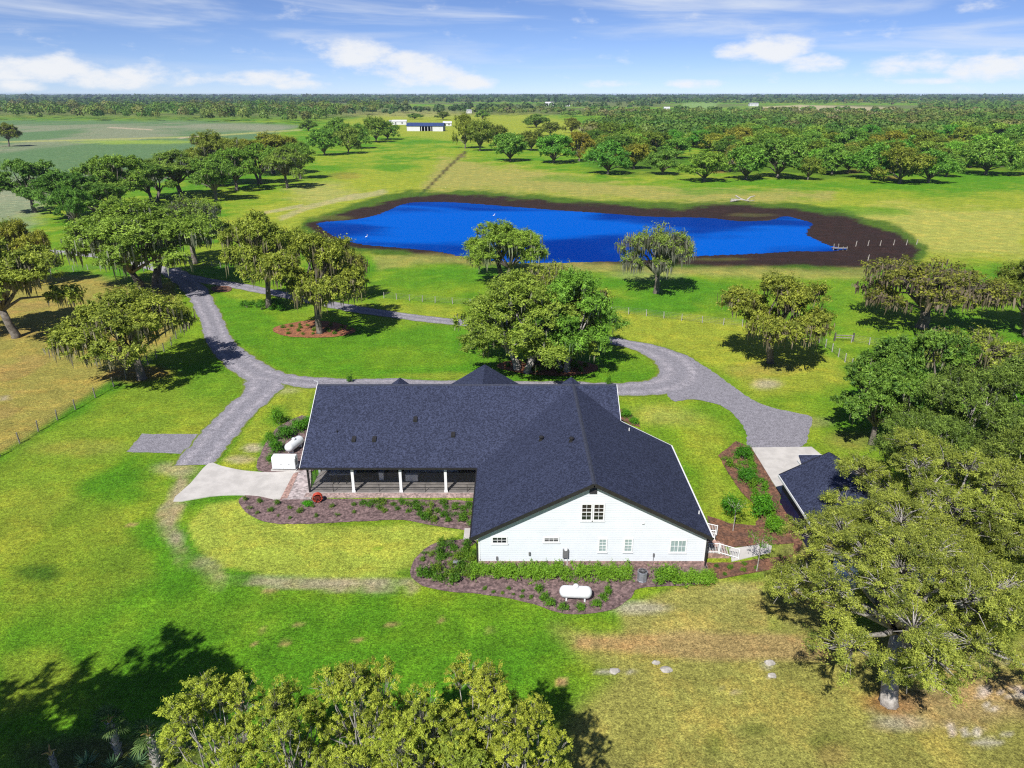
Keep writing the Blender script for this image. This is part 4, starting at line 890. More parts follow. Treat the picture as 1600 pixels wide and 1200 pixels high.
def oak(seed, Rr, Ht, th, tr, lobes, cl, per, leaf, moss=0., lm=LEAF, bm_=BARK, trunks=1, lean=(0,0), low=.38, bare=0., lobe_r=(.22,.36), zsq=.72, mosslen=1.6, cr=(.20,.36)):
    rng = np.random.default_rng(seed); rr = random.Random(seed)
    mb = MB(); forks = []
    for k in range(trunks):
        a = 2*math.pi*k/max(1,trunks)+rr.random(); o = Vector((math.cos(a), math.sin(a), 0))*(tr*1.9 if trunks > 1 else 0)
        f = Vector((lean[0]+o.x*2.2, lean[1]+o.y*2.2, th*rr.uniform(.9,1.1)))
        mb.tube([o+Vector((0,0,-.15)), o+Vector((0,0,.25)), o.lerp(f,.45)+Vector((rr.uniform(-.15,.15),rr.uniform(-.15,.15),0)), f], [tr*1.45, tr*1.08, tr*.92, tr*.8], 9); forks.append(f)
    cz = []; lr = []
    for i in range(lobes):
        a = i*2.39996+rr.uniform(-.5,.5); q = math.sqrt((i+.4)/lobes)*.80+rr.uniform(-.10,.07)
        R_ = Rr*rr.uniform(*lobe_r)
        top = Ht-R_*.55; bot = Ht*low
        z = bot+(top-bot)*math.sqrt(max(0.02, 1-(q/.86)**2))+rr.uniform(-.10,.06)*Ht
        if i % 3 == 2: z = bot+(z-bot)*rr.uniform(.2,.65)
        cz.append((math.cos(a)*q*Rr+lean[0]*.8, math.sin(a)*q*Rr+lean[1]*.8, max(z, R_*.6+.6))); lr.append(R_)
    cen = []; rad = []; lob = []
    for (c, R_) in zip(cz, lr):
        c = Vector(c); f = min(forks, key=lambda v: (v-c).length)
        m1 = f.lerp(c, .4)+Vector((rr.uniform(-.5,.5),rr.uniform(-.5,.5),rr.uniform(0,.9))); m2 = f.lerp(c,.75)+Vector((rr.uniform(-.4,.4),rr.uniform(-.4,.4),rr.uniform(-.2,.5)))
        mb.tube([f-Vector((0,0,.25)), m1, m2, c], [tr*.52, tr*.34, tr*.2, tr*.09], 6)
        for j in range(cl):
            d = Vector(rng.normal(size=3)); d.normalize()
            if d.z < -.35: d.z = -d.z*.6
            p = c+Vector((d.x,d.y,d.z*zsq))*R_*rr.uniform(.55,1.0)
            cen.append(p); rad.append(R_*rr.uniform(*cr)); lob.append(rr.random())
            if j % 3 == 0 or bare:
                mb.tube([c.lerp(m2,.3), c.lerp(p,.55)+Vector((0,0,rr.uniform(-.1,.2))), p+(p-c)*.12], [tr*.10, tr*.06, tr*.025], 3)
    cen = np.array([tuple(v) for v in cen]); rad = np.array(rad); lob = np.array(lob)
    keep = rng.random(len(cen)) > bare
    ov = cen-np.array([lean[0]*.8, lean[1]*.8, Ht*.45]); ov /= np.linalg.norm(ov, axis=1, keepdims=True)+1e-6
    V, F, ci = leaf_quads(cen[keep], rad[keep]*1.1, per, leaf, rng, out=ov[keep])
    hz = (cen[keep][:,2]/Ht)
    tint = np.clip(.06+.62*lob[keep][ci]+.5*(rng.random(len(ci))-.3), 0, 1)
    out = dict(H=float(np.percentile(V[:,2], 99.7)), W=float(np.percentile(V[:,0], 99.3)-np.percentile(V[:,0], .7)+np.percentile(V[:,1], 99.3)-np.percentile(V[:,1], .7))*.5)
    t_ = mb.build('trunk_tmp', bm_, None, smooth=True, local=True); out['trunk'] = t_.data; bpy.data.objects.remove(t_)
    out['crown'] = npmesh('crown', V, F, lm, tint)
    if moss > 0:
        nm = int(len(cen)*moss*.6); sel = rng.choice(len(cen), nm, p=(1.4-np.clip(cen[:,2]/Ht,0,1)*1.0)/np.sum(1.4-np.clip(cen[:,2]/Ht,0,1)*1.0)); per_m = 5
        base = np.repeat(cen[sel], per_m, 0)+rng.normal(size=(nm*per_m,3))*np.repeat(rad[sel], per_m)[:,None]*np.array([.6,.6,.25])
        Lm = rng.uniform(.2,.8,nm*per_m)*mosslen; Lm = np.minimum(Lm, base[:,2]-.9).clip(.15); wd = rng.uniform(.03,.10,nm*per_m)*(.7+mosslen*.2); an = rng.random(nm*per_m)*6.283
        tx = np.stack([np.cos(an), np.sin(an), np.zeros_like(an)], 1)*wd[:,None]; dn = np.stack([rng.normal(size=len(an))*.06, rng.normal(size=len(an))*.06, -Lm], 1)
        Vm = np.stack([base-tx*.7, base+tx*.7, base+dn*.45+tx, base+dn*.45-tx, base+dn+tx*.12, base+dn-tx*.12], 1).reshape(-1,3)
        i6 = np.arange(len(an))*6; Fm = np.concatenate([np.stack([i6,i6+1,i6+2,i6+3],1), np.stack([i6+3,i6+2,i6+4,i6+5],1)])
        tm = np.tile(rng.random(len(an)), 2); out['moss'] = npmesh('moss', Vm, Fm, MOSS, tm)
    return out
def place(proto, label, bx, by, wpx, topy, group=None, tint=(1,1,1), rz=None, name='oak_tree', cat='tree', mosst=None, hs=1., dx=0):
    p = at(bx, by); s_ = mpp(p); sc = wpx*s_/proto['W']; h = atY(bx, topy, p.y).z*hs; sz = max(.4, h/proto['H'])
    return plant(proto, label, p, sc, sz, group, tint, rz, name, cat)
def plant(proto, label, p, sc, sz, group=None, tint=(1,1,1), rz=None, name='oak_tree', cat='tree'):
    t = thing(name, label, cat, tuple(p), rnd.uniform(0,6.28) if rz is None else rz, group, (sc, sc, sz))
    for k, nm in (('trunk','trunk'),('crown','crown'),('moss','spanish_moss')):
        if k in proto:
            o = link(nm, proto[k], t); o.color = (*tint, 1)
            if k == 'moss': o['kind'] = 'stuff'
    return t

# ---- prototypes
mossA = oak(1, 7, 10, 3.0, .42, 20, 28, 60, .19, .9, LEAF, lean=(.4,.2), mosslen=2.2)
mossB = oak(2, 7.5, 11.5, 3.2, .46, 24, 28, 58, .19, .9, LEAF, trunks=2, mosslen=2.6)
mossC = oak(3, 6.5, 10, 3.2, .40, 20, 28, 60, .19, .8, LEAF, lean=(-.5,.3), mosslen=2.0)
greyA = oak(4, 7, 9, 3.0, .45, 17, 26, 26, .18, 2.2, LEAF, bare=.25, mosslen=2.0)
darkA = oak(5, 6.5, 9.5, 2.4, .40, 18, 24, 60, .22, .25, LEAFD)
darkB = oak(6, 7, 9, 2.3, .42, 17, 24, 60, .22, .15, LEAFD, trunks=2)
yelA = oak(7, 7, 10.5, 2.6, .34, 22, 28, 76, .14, .25, LEAFY, BARKL)
clump = oak(8, 8.2, 12, 2.8, .42, 30, 28, 60, .20, .4, LEAF, BARKL, trunks=3, low=.22, mosslen=1.6)
far = [oak(20+i, 7, 9, 1.3, .4, 20, 12, 30, .40, 0, [LEAFD, LEAF, LEAFD, LEAF][i], low=.24, lobe_r=(.28,.40), cr=(.28,.44)) for i in range(4)]
fargrey = oak(30, 7, 9, 1.5, .4, 20, 12, 14, .38, .9, LEAF, bare=.2, mosslen=1.4, low=.24, cr=(.26,.42))

# ---- middle distance trees (base pixel, crown width, top pixel)
T = place
T(mossA, 'moss hung oak standing on the left lawn above the wire fence', 222, 592, 186, 455, tint=(.95,.92,.8), rz=2.2)
T(mossB, 'biggest moss hung oak with two trunks, left of the drive', 236, 453, 206, 314, tint=(.8,.98,.85), rz=.4)
T(greyA, 'greyish oak showing behind the right of the two trunked moss oak', 305, 412, 108, 305, tint=(.75,.9,.85))
T(mossC, 'moss hung oak at the left edge of the picture in the dry paddock', 26, 527, 176, 372, tint=(.95,.95,.8), rz=1.0)
T(mossA, 'olive oak behind the one at the left picture edge', 42, 448, 84, 345, tint=(1.05,.9,.7))
T(mossC, 'dark oak cut by the left picture edge behind the olive one', -12, 428, 90, 342, tint=(.6,.75,.7))
T(mossC, 'tall moss draped oak between the drive and the pond', 420, 480, 118, 332, tint=(.95,.95,.75), rz=3.0)
T(mossA, 'olive oak on its own round mulch bed', 500, 521, 142, 364, tint=(.92,.88,.68), rz=4.4)
T(greyA, 'brown tinted oak crown behind the one on the round bed', 535, 470, 80, 380, tint=(.9,.8,.65))
T(mossB, 'upright oak in front of the middle of the pond', 788, 439, 122, 346, tint=(.85,1.05,.8), rz=1.2)
T(greyA, 'sparse grey oak with a leaning trunk before the pond', 1025, 458, 104, 350, tint=(.75,.85,.85), rz=2.0)
T(clump, 'dense three trunked oak clump in the loop, left tree', 818, 579, 200, 430, tint=(.85,.95,.8), rz=.5)
T(clump, 'dense oak clump in the loop, right tree with bright green front', 884, 578, 150, 424, tint=(.62,1.0,.7), rz=2.6)
T(greyA, 'grey twigged oak at the back of the clump in the loop', 868, 556, 140, 412, tint=(.9,.9,.7))
T(mossA, 'moss hung oak alone on the right lawn by the pale fence', 1203, 567, 148, 430, tint=(.92,.85,.7), rz=3.6)
T(greyA, 'wide grey oak thick with moss beyond the low wooden rail', 1440, 512, 206, 405, tint=(.75,.65,.6), rz=.9)
T(mossB, 'moss hung oak cut by the right picture edge', 1612, 525, 130, 395, tint=(.7,.72,.6))
T(darkA, 'dark green oak at the front of the right hand thicket', 1362, 694, 130, 572, tint=(.9,1.0,.9), rz=.3)
T(darkB, 'dark oak behind the front one in the right thicket', 1425, 660, 150, 518, tint=(.85,.95,.85))
T(greyA, 'grey twigged oak at the top of the right thicket', 1512, 612, 150, 515, tint=(.95,.95,.75))
T(yelA, 'olive green oak in the middle of the right thicket', 1495, 745, 176, 575, tint=(.55,.7,.62))
T(yelA, 'olive green oak of the right thicket at the picture edge', 1625, 735, 230, 545, tint=(.5,.64,.6))
T(yelA, 'oak behind the near spring green oak, right of the garage', 1430, 800, 150, 650, tint=(.52,.68,.6))
T(yelA, 'shaded oak at the right edge behind the spring green crowns', 1600, 850, 190, 680, tint=(.66,.75,.7))

# ---- near trees
near1 = oak(41, 9.3, 11.5, 4.2, .50, 46, 34, 118, .078, 0, LEAFY, BARKL, lean=(1.1,2.4), low=.38, lobe_r=(.16,.26), bare=.16, cr=(.16,.28))
p = at(1388,1097)
plant(near1, 'huge spring green oak in the right foreground with a leaning grey trunk', p, 1.0, 1.0, None, (1,.97,.85), 0.0)
near2 = oak(42, 8.6, 11.5, 3.6, .45, 40, 32, 108, .08, 0, LEAFY, BARKL, low=.26, lobe_r=(.16,.26), bare=.16, cr=(.16,.28))
plant(near2, 'spring green oak between the garage and the right picture edge', at(1438,898), 1.02, 1.0, None, (1,1,.85), 1.3)
plant(near2, 'spring green oak cut by the right picture edge in the foreground', at(1625,985), .92, 1.0, None, (.95,.93,.85), 3.9)
near3 = oak(43, 3.6, 12.5, 4.5, .16, 34, 22, 100, .062, 0, LEAFY, BARKL, low=.38, lobe_r=(.16,.30), bare=.12, cr=(.16,.30), zsq=1.25)
def bottom(label, cx, topy, Y, wpx, proto, tint, rz, h=None):
    q = atY(cx, topy, Y); sz = q.z/proto['H']; sc = wpx*mpp(q)/proto['W']
    plant(proto, label, (q.x, Y, 0), sc, sz, None, (tint[0]*1.25, tint[1]*1.2, tint[2]), rz, 'scrub_oak')
bottom('pale green treetop at the bottom edge beside the leaning palm', 325, 1066, 24.5, 190, near3, (1.0,1.05,.8), .3)
bottom('thin pale treetop at the bottom edge right of the dead palm', 440, 1078, 24.0, 150, near3, (.95,1.0,.8), 1.7)
bottom('taller pale green treetop at the bottom edge, left of the middle', 552, 1036, 24.5, 175, near3, (.95,.98,.75), 2.9)
bottom('low treetop between the two taller ones at the bottom edge', 645, 1100, 23.0, 170, near3, (.95,1.0,.75), 4.1)
bottom('taller pale green treetop at the bottom edge, in the middle', 752, 1052, 24.5, 185, near3, (1.0,1.0,.75), 5.0)
bottom('rightmost pale treetop at the bottom edge', 818, 1112, 23.5, 160, near3, (1.0,1.0,.75), .9)
bottom('low dim treetop at the bottom edge under the tall middle one', 700, 1158, 22.5, 200, near3, (.7,.8,.7), 5.6)
# trees left of and below the picture whose shade reaches the lawn
tall = oak(44, 6.5, 22, 13, .35, 22, 22, 40, .22, 0, LEAFY, BARKL, low=.60, lobe_r=(.2,.34))
for i, (x, y, lb) in enumerate([(-31.5,17,'tall oak outside the left edge, second farthest of the three shading the corner lawn'),(-38,16,'tall oak farthest outside the left edge of the three shading the corner lawn'),
    (-29,19.5,'tall oak just outside the left edge whose shadow tip crosses the corner lawn')]):
    plant(tall, lb, (x, y, 0), .95, 1.0-.03*(i % 2), 'tall oaks outside the lower left corner', (.8,.8,.7), 1.0+i)

# ---- trees left beyond the drive
GL = 'oaks on the rise left of the pond'
LT = [(55,332,92,250,darkA,(.75,.85,.95),'dark oak at the left end of the row beyond the drive'),
 (112,342,100,268,darkB,(.6,.75,.75),'very dark oak low in the left row, second from its end'),
 (190,328,98,243,darkA,(.95,.95,.85),'rounded oak in the left row above the two trunked moss oak'),
 (165,345,90,285,darkB,(.7,.8,.75),'dark low oak below the rounded one in the left row'),
 (240,315,80,255,darkB,(.8,.85,.8),'dark oak right of the rounded one in the left row'),
 (285,308,104,236,mossC,(.55,.68,.72),'broad grey green oak in the middle of the left row'),
 (338,314,70,248,darkA,(.85,.92,.9),'oak with a clear trunk right of the broad grey green one'),
 (345,290,96,206,mossB,(.62,.62,.6),'tall brown topped oak in the left row'),
 (370,298,74,232,darkA,(.9,1.0,.85),'oak between the two brown topped ones in the left row'),
 (408,287,66,225,darkB,(.9,1.0,.85),'oak with a thin trunk below the second brown topped crown'),
 (428,272,88,208,mossA,(.75,.66,.55),'second brown topped oak near the right end of the left row'),
 (450,294,64,230,mossC,(.6,.72,.68),'rightmost oak of the left row standing in the sun'),
 (470,280,48,222,darkA,(.9,.95,.85),'dark oak behind the rightmost one of the left row'),
 (122,362,50,292,darkA,(.6,.8,.7),'small dark oak under the left row, nearest the lane'),
 (14,229,34,192,mossC,(.6,.58,.55),'lone oak out in the wide field at the left picture edge')]
for (x,y,w,tp,pr_,ti,lb) in LT: T(pr_, lb, x, y, w, tp, GL, tuple(c*1.3 for c in ti))
# ---- trees in the middle distance
MT = [(507,243,42,203,0,(.8,1,.9),'dark round oak at the left end of the row before the barn'),(545,240,40,200,1,(.65,.75,.75),'oak second from the left in the row before the barn'),
 (530,225,46,186,0,(.8,.9,.85),'oak behind the second one in the row before the barn'),(560,232,34,195,0,(.8,.95,.85),'oak in the middle of the row before the barn'),(588,222,40,184,1,(.6,.75,.7),'oak left of the barn, fourth along the row'),(606,218,36,192,0,(.8,.9,.8),'oak at the right end of the row before the barn'),
 (482,205,24,188,0,(.9,.9,.8),'small oak at the edge of the far wood left of the barn'),(648,186,24,179,0,(.8,.9,.85),'small dark oak behind the barn roof'),(692,187,20,176,1,(.5,.55,.5),'small oak behind the right end of the barn'),
 (727,232,34,180,1,(.62,.62,.45),'tall thin oak right of the barn'),(750,236,38,188,1,(.55,.6,.5),'oak right next to the tall thin one near the barn'),(754,186,20,174,0,(.9,1,.9),'small round oak behind the tall thin one near the barn'),(776,228,34,196,1,(.55,.55,.5),'brownish oak right of the pair near the barn'),
 (797,252,52,210,0,(.85,1.05,.95),'round dark oak at the top of the pond meadow, left one'),(830,235,40,205,1,(.5,.5,.48),'brown grey oak behind the two round dark ones'),(865,255,54,212,0,(.75,1.1,.85),'round dark green oak at the top of the pond meadow, right one'),(905,252,40,208,1,(.75,.55,.38),'rust tinted oak beside the right round dark one'),
 (838,199,36,180,0,(.75,.8,.8),'lone flat oak on the yellow rise right of the barn'),(893,208,26,186,1,(.55,.5,.45),'small brown oak on the rise by the far track'),(860,212,30,192,1,(.5,.52,.5),'small grey oak on the rise above the round dark ones'),
 (950,272,58,222,0,(.6,.95,.8),'very dark green oak at the left front of the grove'),(990,264,46,225,1,(.75,.62,.4),'rusty oak behind the very dark green one at the grove front'),(1035,273,44,236,0,(.85,.95,.95),'small rounded oak alone before the grove'),(1040,240,50,218,4,(.95,.75,.95),'mauve grey oak at the left of the grove'),
 (1100,284,62,238,1,(.6,.8,.6),'light green oak at the near edge of the grove'),(1165,281,58,230,0,(.85,1.05,.85),'green oak with a clear trunk at the grove front'),(1140,268,50,228,4,(.85,.75,.8),'mauve grey oak behind the light green one at the grove front'),(1215,278,74,218,0,(.85,.95,.9),'broad grey green oak at the middle of the grove front'),
 (1262,281,38,246,1,(.6,.65,.5),'small thin trunked oak at the middle of the grove front'),(1300,272,56,228,0,(.85,1.0,.85),'oak right of the small thin trunked one at the grove front'),(1325,270,44,230,1,(.55,.68,.55),'light oak left of the pale trunked one at the grove front'),(1362,280,60,226,0,(.75,1.05,.8),'dark green oak with a pale trunk at the grove front'),
 (1405,287,72,232,1,(.6,.58,.45),'brownish oak at the right of the grove front'),(1450,286,60,236,0,(.8,1.05,.85),'bright green oak right of the brownish one at the grove front'),(1478,276,40,242,0,(.8,.9,.85),'last oak at the right end of the grove front'),(1540,273,72,216,0,(1.0,1.1,1.0),'lone pale green oak right of the grove front'),(1516,262,40,226,1,(.6,.75,.6),'oak touching the lone pale green one on its left'),(1604,274,50,225,0,(.8,.9,.85),'oak cut by the right picture edge at the grove')]
for (x,y,w,tp,k,ti,lb) in MT: T(fargrey if k == 4 else far[k + (2 if (x % 2) else 0)], lb, x, y, w*1.1, tp-2, 'oaks beyond the pond', tuple(c*1.2 for c in ti))
# ---- the grove behind its front row
GP = [(940,262),(1000,238),(1080,255),(1260,262),(1400,270),(1490,258),(1600,262),(1760,262),(1760,182),(1600,186),(1400,186),(1250,184),(1120,184),(1010,186),(920,205),(925,235)]
def inside(x, y, P):
    c = False; n = len(P)
    for i in range(n):
        x0,y0 = P[i]; x1,y1 = P[(i+1) % n]
        if (y0 > y) != (y1 > y) and x < (x1-x0)*(y-y0)/(y1-y0)+x0: c = not c
    return c
gr = random.Random(5); spots = []; cells = {}
tries = 0; GW = [(at(*q).x, at(*q).y) for q in GP]
while len(spots) < 1500 and tries < 60000:
    tries += 1; x = gr.uniform(60,900); y = 300+820*gr.random()**1.15
    if not inside(x, y, GW): continue
    if fbm(np.array([x]), np.array([y*.6]), 60, 2, 91)[0] < .41: continue
    k = (int(x//13), int(y//13))
    if any(math.hypot(x-a, y-c) < 10.8*(.7+.6*(vnoise(np.array([x/60]), np.array([y/60]), 5)[0])) for i in (-1,0,1) for j in (-1,0,1) for a, c in cells.get((k[0]+i,k[1]+j), ())): continue
    cells.setdefault(k, []).append((x, y)); spots.append((x, y))
spots.sort(key=lambda q: q[1]); GROVE_REST = spots[250:]
TI = [(.8,1.0,.85),(.7,.75,.5),(.75,.9,.8),(.8,.72,.5),(.55,.65,.55),(.6,1.05,.7),(.8,.65,.5)]
for i, (x, y) in enumerate(spots[:250]):
    k = gr.choice([0,1,2,3,0,2,4 if i % 3 == 0 else 1]); pr_ = fargrey if k == 4 else far[k]
    ti = (.9,.75,.85) if k == 4 else gr.choice(TI); s_ = gr.choice([.75,.95,1.1,1.3,1.55])*gr.uniform(.9,1.1)
    word = 'mauve grey' if k == 4 else {(.8,1.0,.85):'mid green',(.7,.75,.5):'olive',(.75,.9,.8):'cool green',(.8,.72,.5):'rust tinted',(.55,.65,.55):'dull green',(.6,1.05,.7):'deep green',(.8,.65,.5):'brown tinted'}[ti]
    sx_ = x/(y*cP+CAM_H*sP)*FPX+800; zone = 'left' if sx_ < 1180 else ('middle' if sx_ < 1400 else 'right'); dep = 'just behind' if i < 110 else 'well behind'
    ti = tuple(c*1.25 for c in ti)
    plant(pr_, f'{word} oak crown in the {zone} part of the grove, {dep} its front row', (x,y,0), s_, s_*gr.uniform(.85,1.1), 'oaks inside the grove', ti)

# ---- far woods, one mass
def wood_points(poly_, n, rng):
    P2 = [(at(*k).x, at(*k).y) for k in poly_]; got = 0; cen = []; tr_ = 0
    wx0, wx1 = min(w[0] for w in P2), max(w[0] for w in P2); wy0, wy1 = min(w[1] for w in P2), max(w[1] for w in P2)
    while got < n and tr_ < n*30:
        tr_ += 1; X = rng.uniform(wx0,wx1); Y_ = rng.uniform(wy0,wy1) if rng.random() < .5 else wy0+(wy1-wy0)*rng.random()**2.2
        if inside(X, Y_, P2): cen.append((X, Y_)); got += 1
    return np.array(cen)
def far_wood(name, label, regions, seed, tint_rng):
    rng = np.random.default_rng(seed); Vs=[]; Fs=[]; Ts=[]; Hs=[]; nv = 0
    for (poly_, n, hh, rr_, q, sz) in regions:
        pre = poly_ if isinstance(n, list) else None
        if pre: cen = np.array(n)
        else: cen = wood_points(poly_, n, rng)
        N_ = len(cen); sc_ = rng.uniform(.6,1.3,N_); h = hh*sc_*rng.uniform(.85,1.1,N_); r0 = rr_*sc_*rng.uniform(.85,1.2,N_); cb = rng.random(N_)
        ci = np.repeat(np.arange(N_), q); M = N_*q
        d = rng.normal(size=(M,3)); d /= np.linalg.norm(d,axis=1,keepdims=True); d[:,2] = np.where(d[:,2] < -.3, -d[:,2], d[:,2])
        rad = np.stack([r0, r0, h*.42], 1)[ci]
        C0 = np.stack([cen[:,0], cen[:,1], h*.56], 1)[ci]
        P = C0+d*rad*rng.uniform(.65,1.0,M)[:,None]; P[:,2] = np.maximum(P[:,2], .8)
        nr = d+rng.normal(size=(M,3))*.3; nr /= np.linalg.norm(nr,axis=1,keepdims=True)
        t = np.cross(nr, rng.normal(size=(M,3))); t /= np.linalg.norm(t,axis=1,keepdims=True); bb = np.cross(nr,t); s_ = sz*rng.uniform(.6,1.3,M)[:,None]
        V = np.stack([P-t*s_, P+bb*s_*.75, P+t*s_, P-bb*s_*.75], 1).reshape(-1,3)
        Vs.append(V); Fs.append(np.arange(M*4).reshape(-1,4)+nv); nv += M*4
        Ts.append(np.clip(cb[ci]*.6+.2+rng.normal(size=M)*.1, 0, 1)); hb = np.clip(fbm(cen[:,0], cen[:,1], 90, 3, seed)*1.4-.32+rng.normal(size=N_)*.12, 0, 1); Hs.append(hb[ci])
    me = npmesh(name, np.concatenate(Vs), np.concatenate(Fs), tint_rng, np.concatenate(Ts))
    hu = me.attributes.new('hue', 'FLOAT', 'FACE'); hu.data.foreach_set('value', np.concatenate(Hs).astype(np.float32))
    return setp(link(name, me), label, 'woods', kind='stuff')
def wood_mat(name, ramp_d, ramp_l):
    m = leaf_mat(name, (.05,.09,.02), (.2,.25,.05), .15); t = m.node_tree
    a = N('ShaderNodeAttribute', t, attribute_name='hue'); tn = N('ShaderNodeAttribute', t, attribute_name='tint'); cs = []
    for r_ in (ramp_d, ramp_l):
        cr = N('ShaderNodeValToRGB', t); L(a.outputs['Fac'], cr.inputs[0], t); e = cr.color_ramp.elements
        while len(e) < len(r_): e.new(.5)
        for k, c in enumerate(r_): e[k].position = k/(len(r_)-1); e[k].color = (*c, 1)
        cs.append(cr.outputs[0])
    c = mixc(tn.outputs['Fac'], cs[0], cs[1], t); L(c, t.nodes['Principled BSDF'].inputs['Base Color'], t)
    for n in t.nodes:
        if n.type == 'BSDF_TRANSLUCENT': L(c, n.inputs[0], t)
    return m
FW1 = wood_mat('far_wood_leaf', [(.03,.085,.014),(.045,.095,.016),(.075,.095,.02),(.085,.075,.035)], [(.11,.25,.03),(.17,.28,.04),(.25,.27,.06),(.25,.21,.11)])
FW2 = wood_mat('pine_wood_leaf', [(.02,.06,.018),(.025,.065,.018),(.05,.07,.02)], [(.07,.15,.04),(.10,.17,.04),(.17,.17,.06)])
far_wood('grove_wood', 'rear of the grove right of the pond where the crowns merge', [('pts', GROVE_REST, 12.5, 8.6, 150, 1.15)], 9, FW1)
# front edges at the foot of the wood, deep regions behind
far_wood('far_wood', 'long mixed wood along the far side of the left field', [
  ([(-700,189),(0,189),(160,189),(300,190),(480,195),(500,193),(560,182),(620,176),(640,171),(300,171),(0,170),(-700,170)], 1300, 19, 8.5, 100, 1.5)], 3, FW1)
far_wood('pine_wood', 'dark pine wood running across behind the barn', [
  ([(470,186),(540,180),(620,175),(700,172),(820,170),(1000,168),(1000,162),(700,160),(300,168),(-300,168),(-300,160),(700,158),(1000,157),(1050,163),(1000,170)], 1300, 15, 9, 46, 3.0)], 4, FW2)
far_wood('scattered_far_trees', 'scattered trees and hedgerows right of the barn towards the horizon', [
  ([(720,178),(900,183),(1010,186),(1100,184),(1250,182),(1600,184),(1900,184),(1900,176),(1450,176),(1170,176),(1060,174),(940,174),(820,172),(720,174)], 420, 11, 8, 60, 2.2),
  ([(980,168),(1080,161),(1200,163),(1420,164),(1600,170),(1900,170),(1900,160),(1000,158)], 700, 13, 10, 36, 3.2),
  ([(1430,182),(1600,184),(1900,186),(1900,168),(1440,166)], 420, 12, 9, 50, 2.6)], 5, FW1)
far_wood('horizon_woods', 'hazy blue green woods on the horizon', [
  ([(-900,161),(2500,161),(2500,154.5),(-900,154.5)], 2600, 17, 22, 16, 8.0),
  ([(-900,154.5),(2500,154.5),(2500,150.5),(-900,150.5)], 2400, 20, 60, 12, 20.0)], 6, FW2)

# ------------------------------------------------------------------ shrubs and hedges
def shrub(seed, n, per, leaf, r=1., h=1., lm=SHRUB):
    rng = np.random.default_rng(seed); d = rng.normal(size=(n,3)); d /= np.linalg.norm(d,axis=1,keepdims=True); d[:,2] = np.abs(d[:,2])
    cen = d*np.array([r*.62,r*.62,h*.62])*rng.uniform(.5,1.0,n)[:,None]+np.array([0,0,h*.2]); rad = np.full(n, r*.34)*rng.uniform(.7,1.3,n)
    V, F, ci = leaf_quads(cen, rad, per, leaf, rng, .3, .4, .9); V[:,2] = np.maximum(V[:,2], .02)
    cb = rng.random(n); me = npmesh('foliage', V, F, lm, np.clip(cb[ci]*.5+rng.random(len(ci))*.6,0,1))
    mb = MB()
    for k in range(5):
        e = cen[k % n]; mb.tube([(0,0,-.05),(e[0]*.4,e[1]*.4,e[2]*.5),tuple(e)], [.035*r,.025*r,.01*r], 4)
    s_ = mb.build('stem_tmp', BARK, None, local=True); me2 = s_.data; bpy.data.objects.remove(s_)
    return dict(crown=me, trunk=me2, H=h, W=r*2)
shA = [shrub(50+i, 16, 26, .12) for i in range(3)]; shB = shrub(60, 30, 60, .075); shC = shrub(61, 12, 20, .10)
def bush(proto, label, x, y, r, h, group=None, tint=(1,1,1), name='shrub', Z=.04):
    p = at(x, y); t = thing(name, label, 'shrub', (p.x,p.y,Z), rnd.uniform(0,6.28), group, (r, r, h))
    for k, nm in (('trunk','stem'),('crown','foliage')): o = link(nm, proto[k], t); o.color = (*tint, 1)
    return t
# clipped hedge under the gable wall
def hedge(name, label, x0, x1, y, wd, h, seed, n):
    rng = np.random.default_rng(seed); a = at(x0, y); c = at(x1, y+ (x1-x0)*.02); t = thing(name, label, 'hedge', tuple(a.lerp(c,.5)))
    u = rng.random(n); ln = (c-a).length
    cen = np.stack([(u-.5)*ln, rng.normal(size=n)*wd*.33, (rng.random(n)**.6)*h*.82*(.85+.3*vnoise(u*ln*.5, u*0, seed))], 1); rad = rng.uniform(.2,.36,n)
    V, F, ci = leaf_quads(cen, rad, 34, .085, rng, .3, .5, .9); V[:,2] = np.maximum(V[:,2], .03); cb = rng.random(n)
    me = npmesh('foliage', V, F, SHRUB, np.clip(.25+cb[ci]*.5+rng.random(len(ci))*.5,0,1)); o = link('foliage', me, t); o.color = (1.0,1.12,.8,1)
    mb = MB()
    for k in range(int(ln/.9)): x = (k+.5)*.9-ln/2; mb.tube([(x,0,-.03),(x+.05,.03,h*.6)], [.035,.02], 4)
    mb.build('stems', BARK, t, local=True)
    t.rotation_euler.z = math.atan2(c.y-a.y, c.x-a.x)
hedge('hedge', 'long bright green clipped hedge under the white gable wall', 738, 985, 897, 1.25, .95, 5, 560)
bush(shB, 'large round bright bush right of the air conditioner', 1038, 908, 1.45, 1.35, None, (1.0,1.15,.8), 'round_bush')
hedge('hedge', 'short low green hedge at the right end of the gable wall', 1050, 1113, 908, 1.1, .85, 6, 130)
# shrubs around the near tank
for i, (x,y,r,h,lb) in enumerate([(843,925,.5,.9,'upright shrub at the hedge end of the tank planting'),(850,937,.55,.75,'shrub second down the left of the near tank'),(860,948,.6,.8,'shrub lower left of the near tank'),(880,953,.55,.7,'round shrub below the left end of the near tank'),(908,954,.55,.7,'round shrub below the right end of the near tank'),(932,949,.6,.75,'shrub lower right of the near tank'),(942,938,.5,.75,'shrub right of the near tank'),(949,927,.5,.75,'topmost shrub right of the near tank')]):
    bush(shA[i % 3], lb, x, y, r, h, 'shrubs around the near tank', (.72,.92,.6))
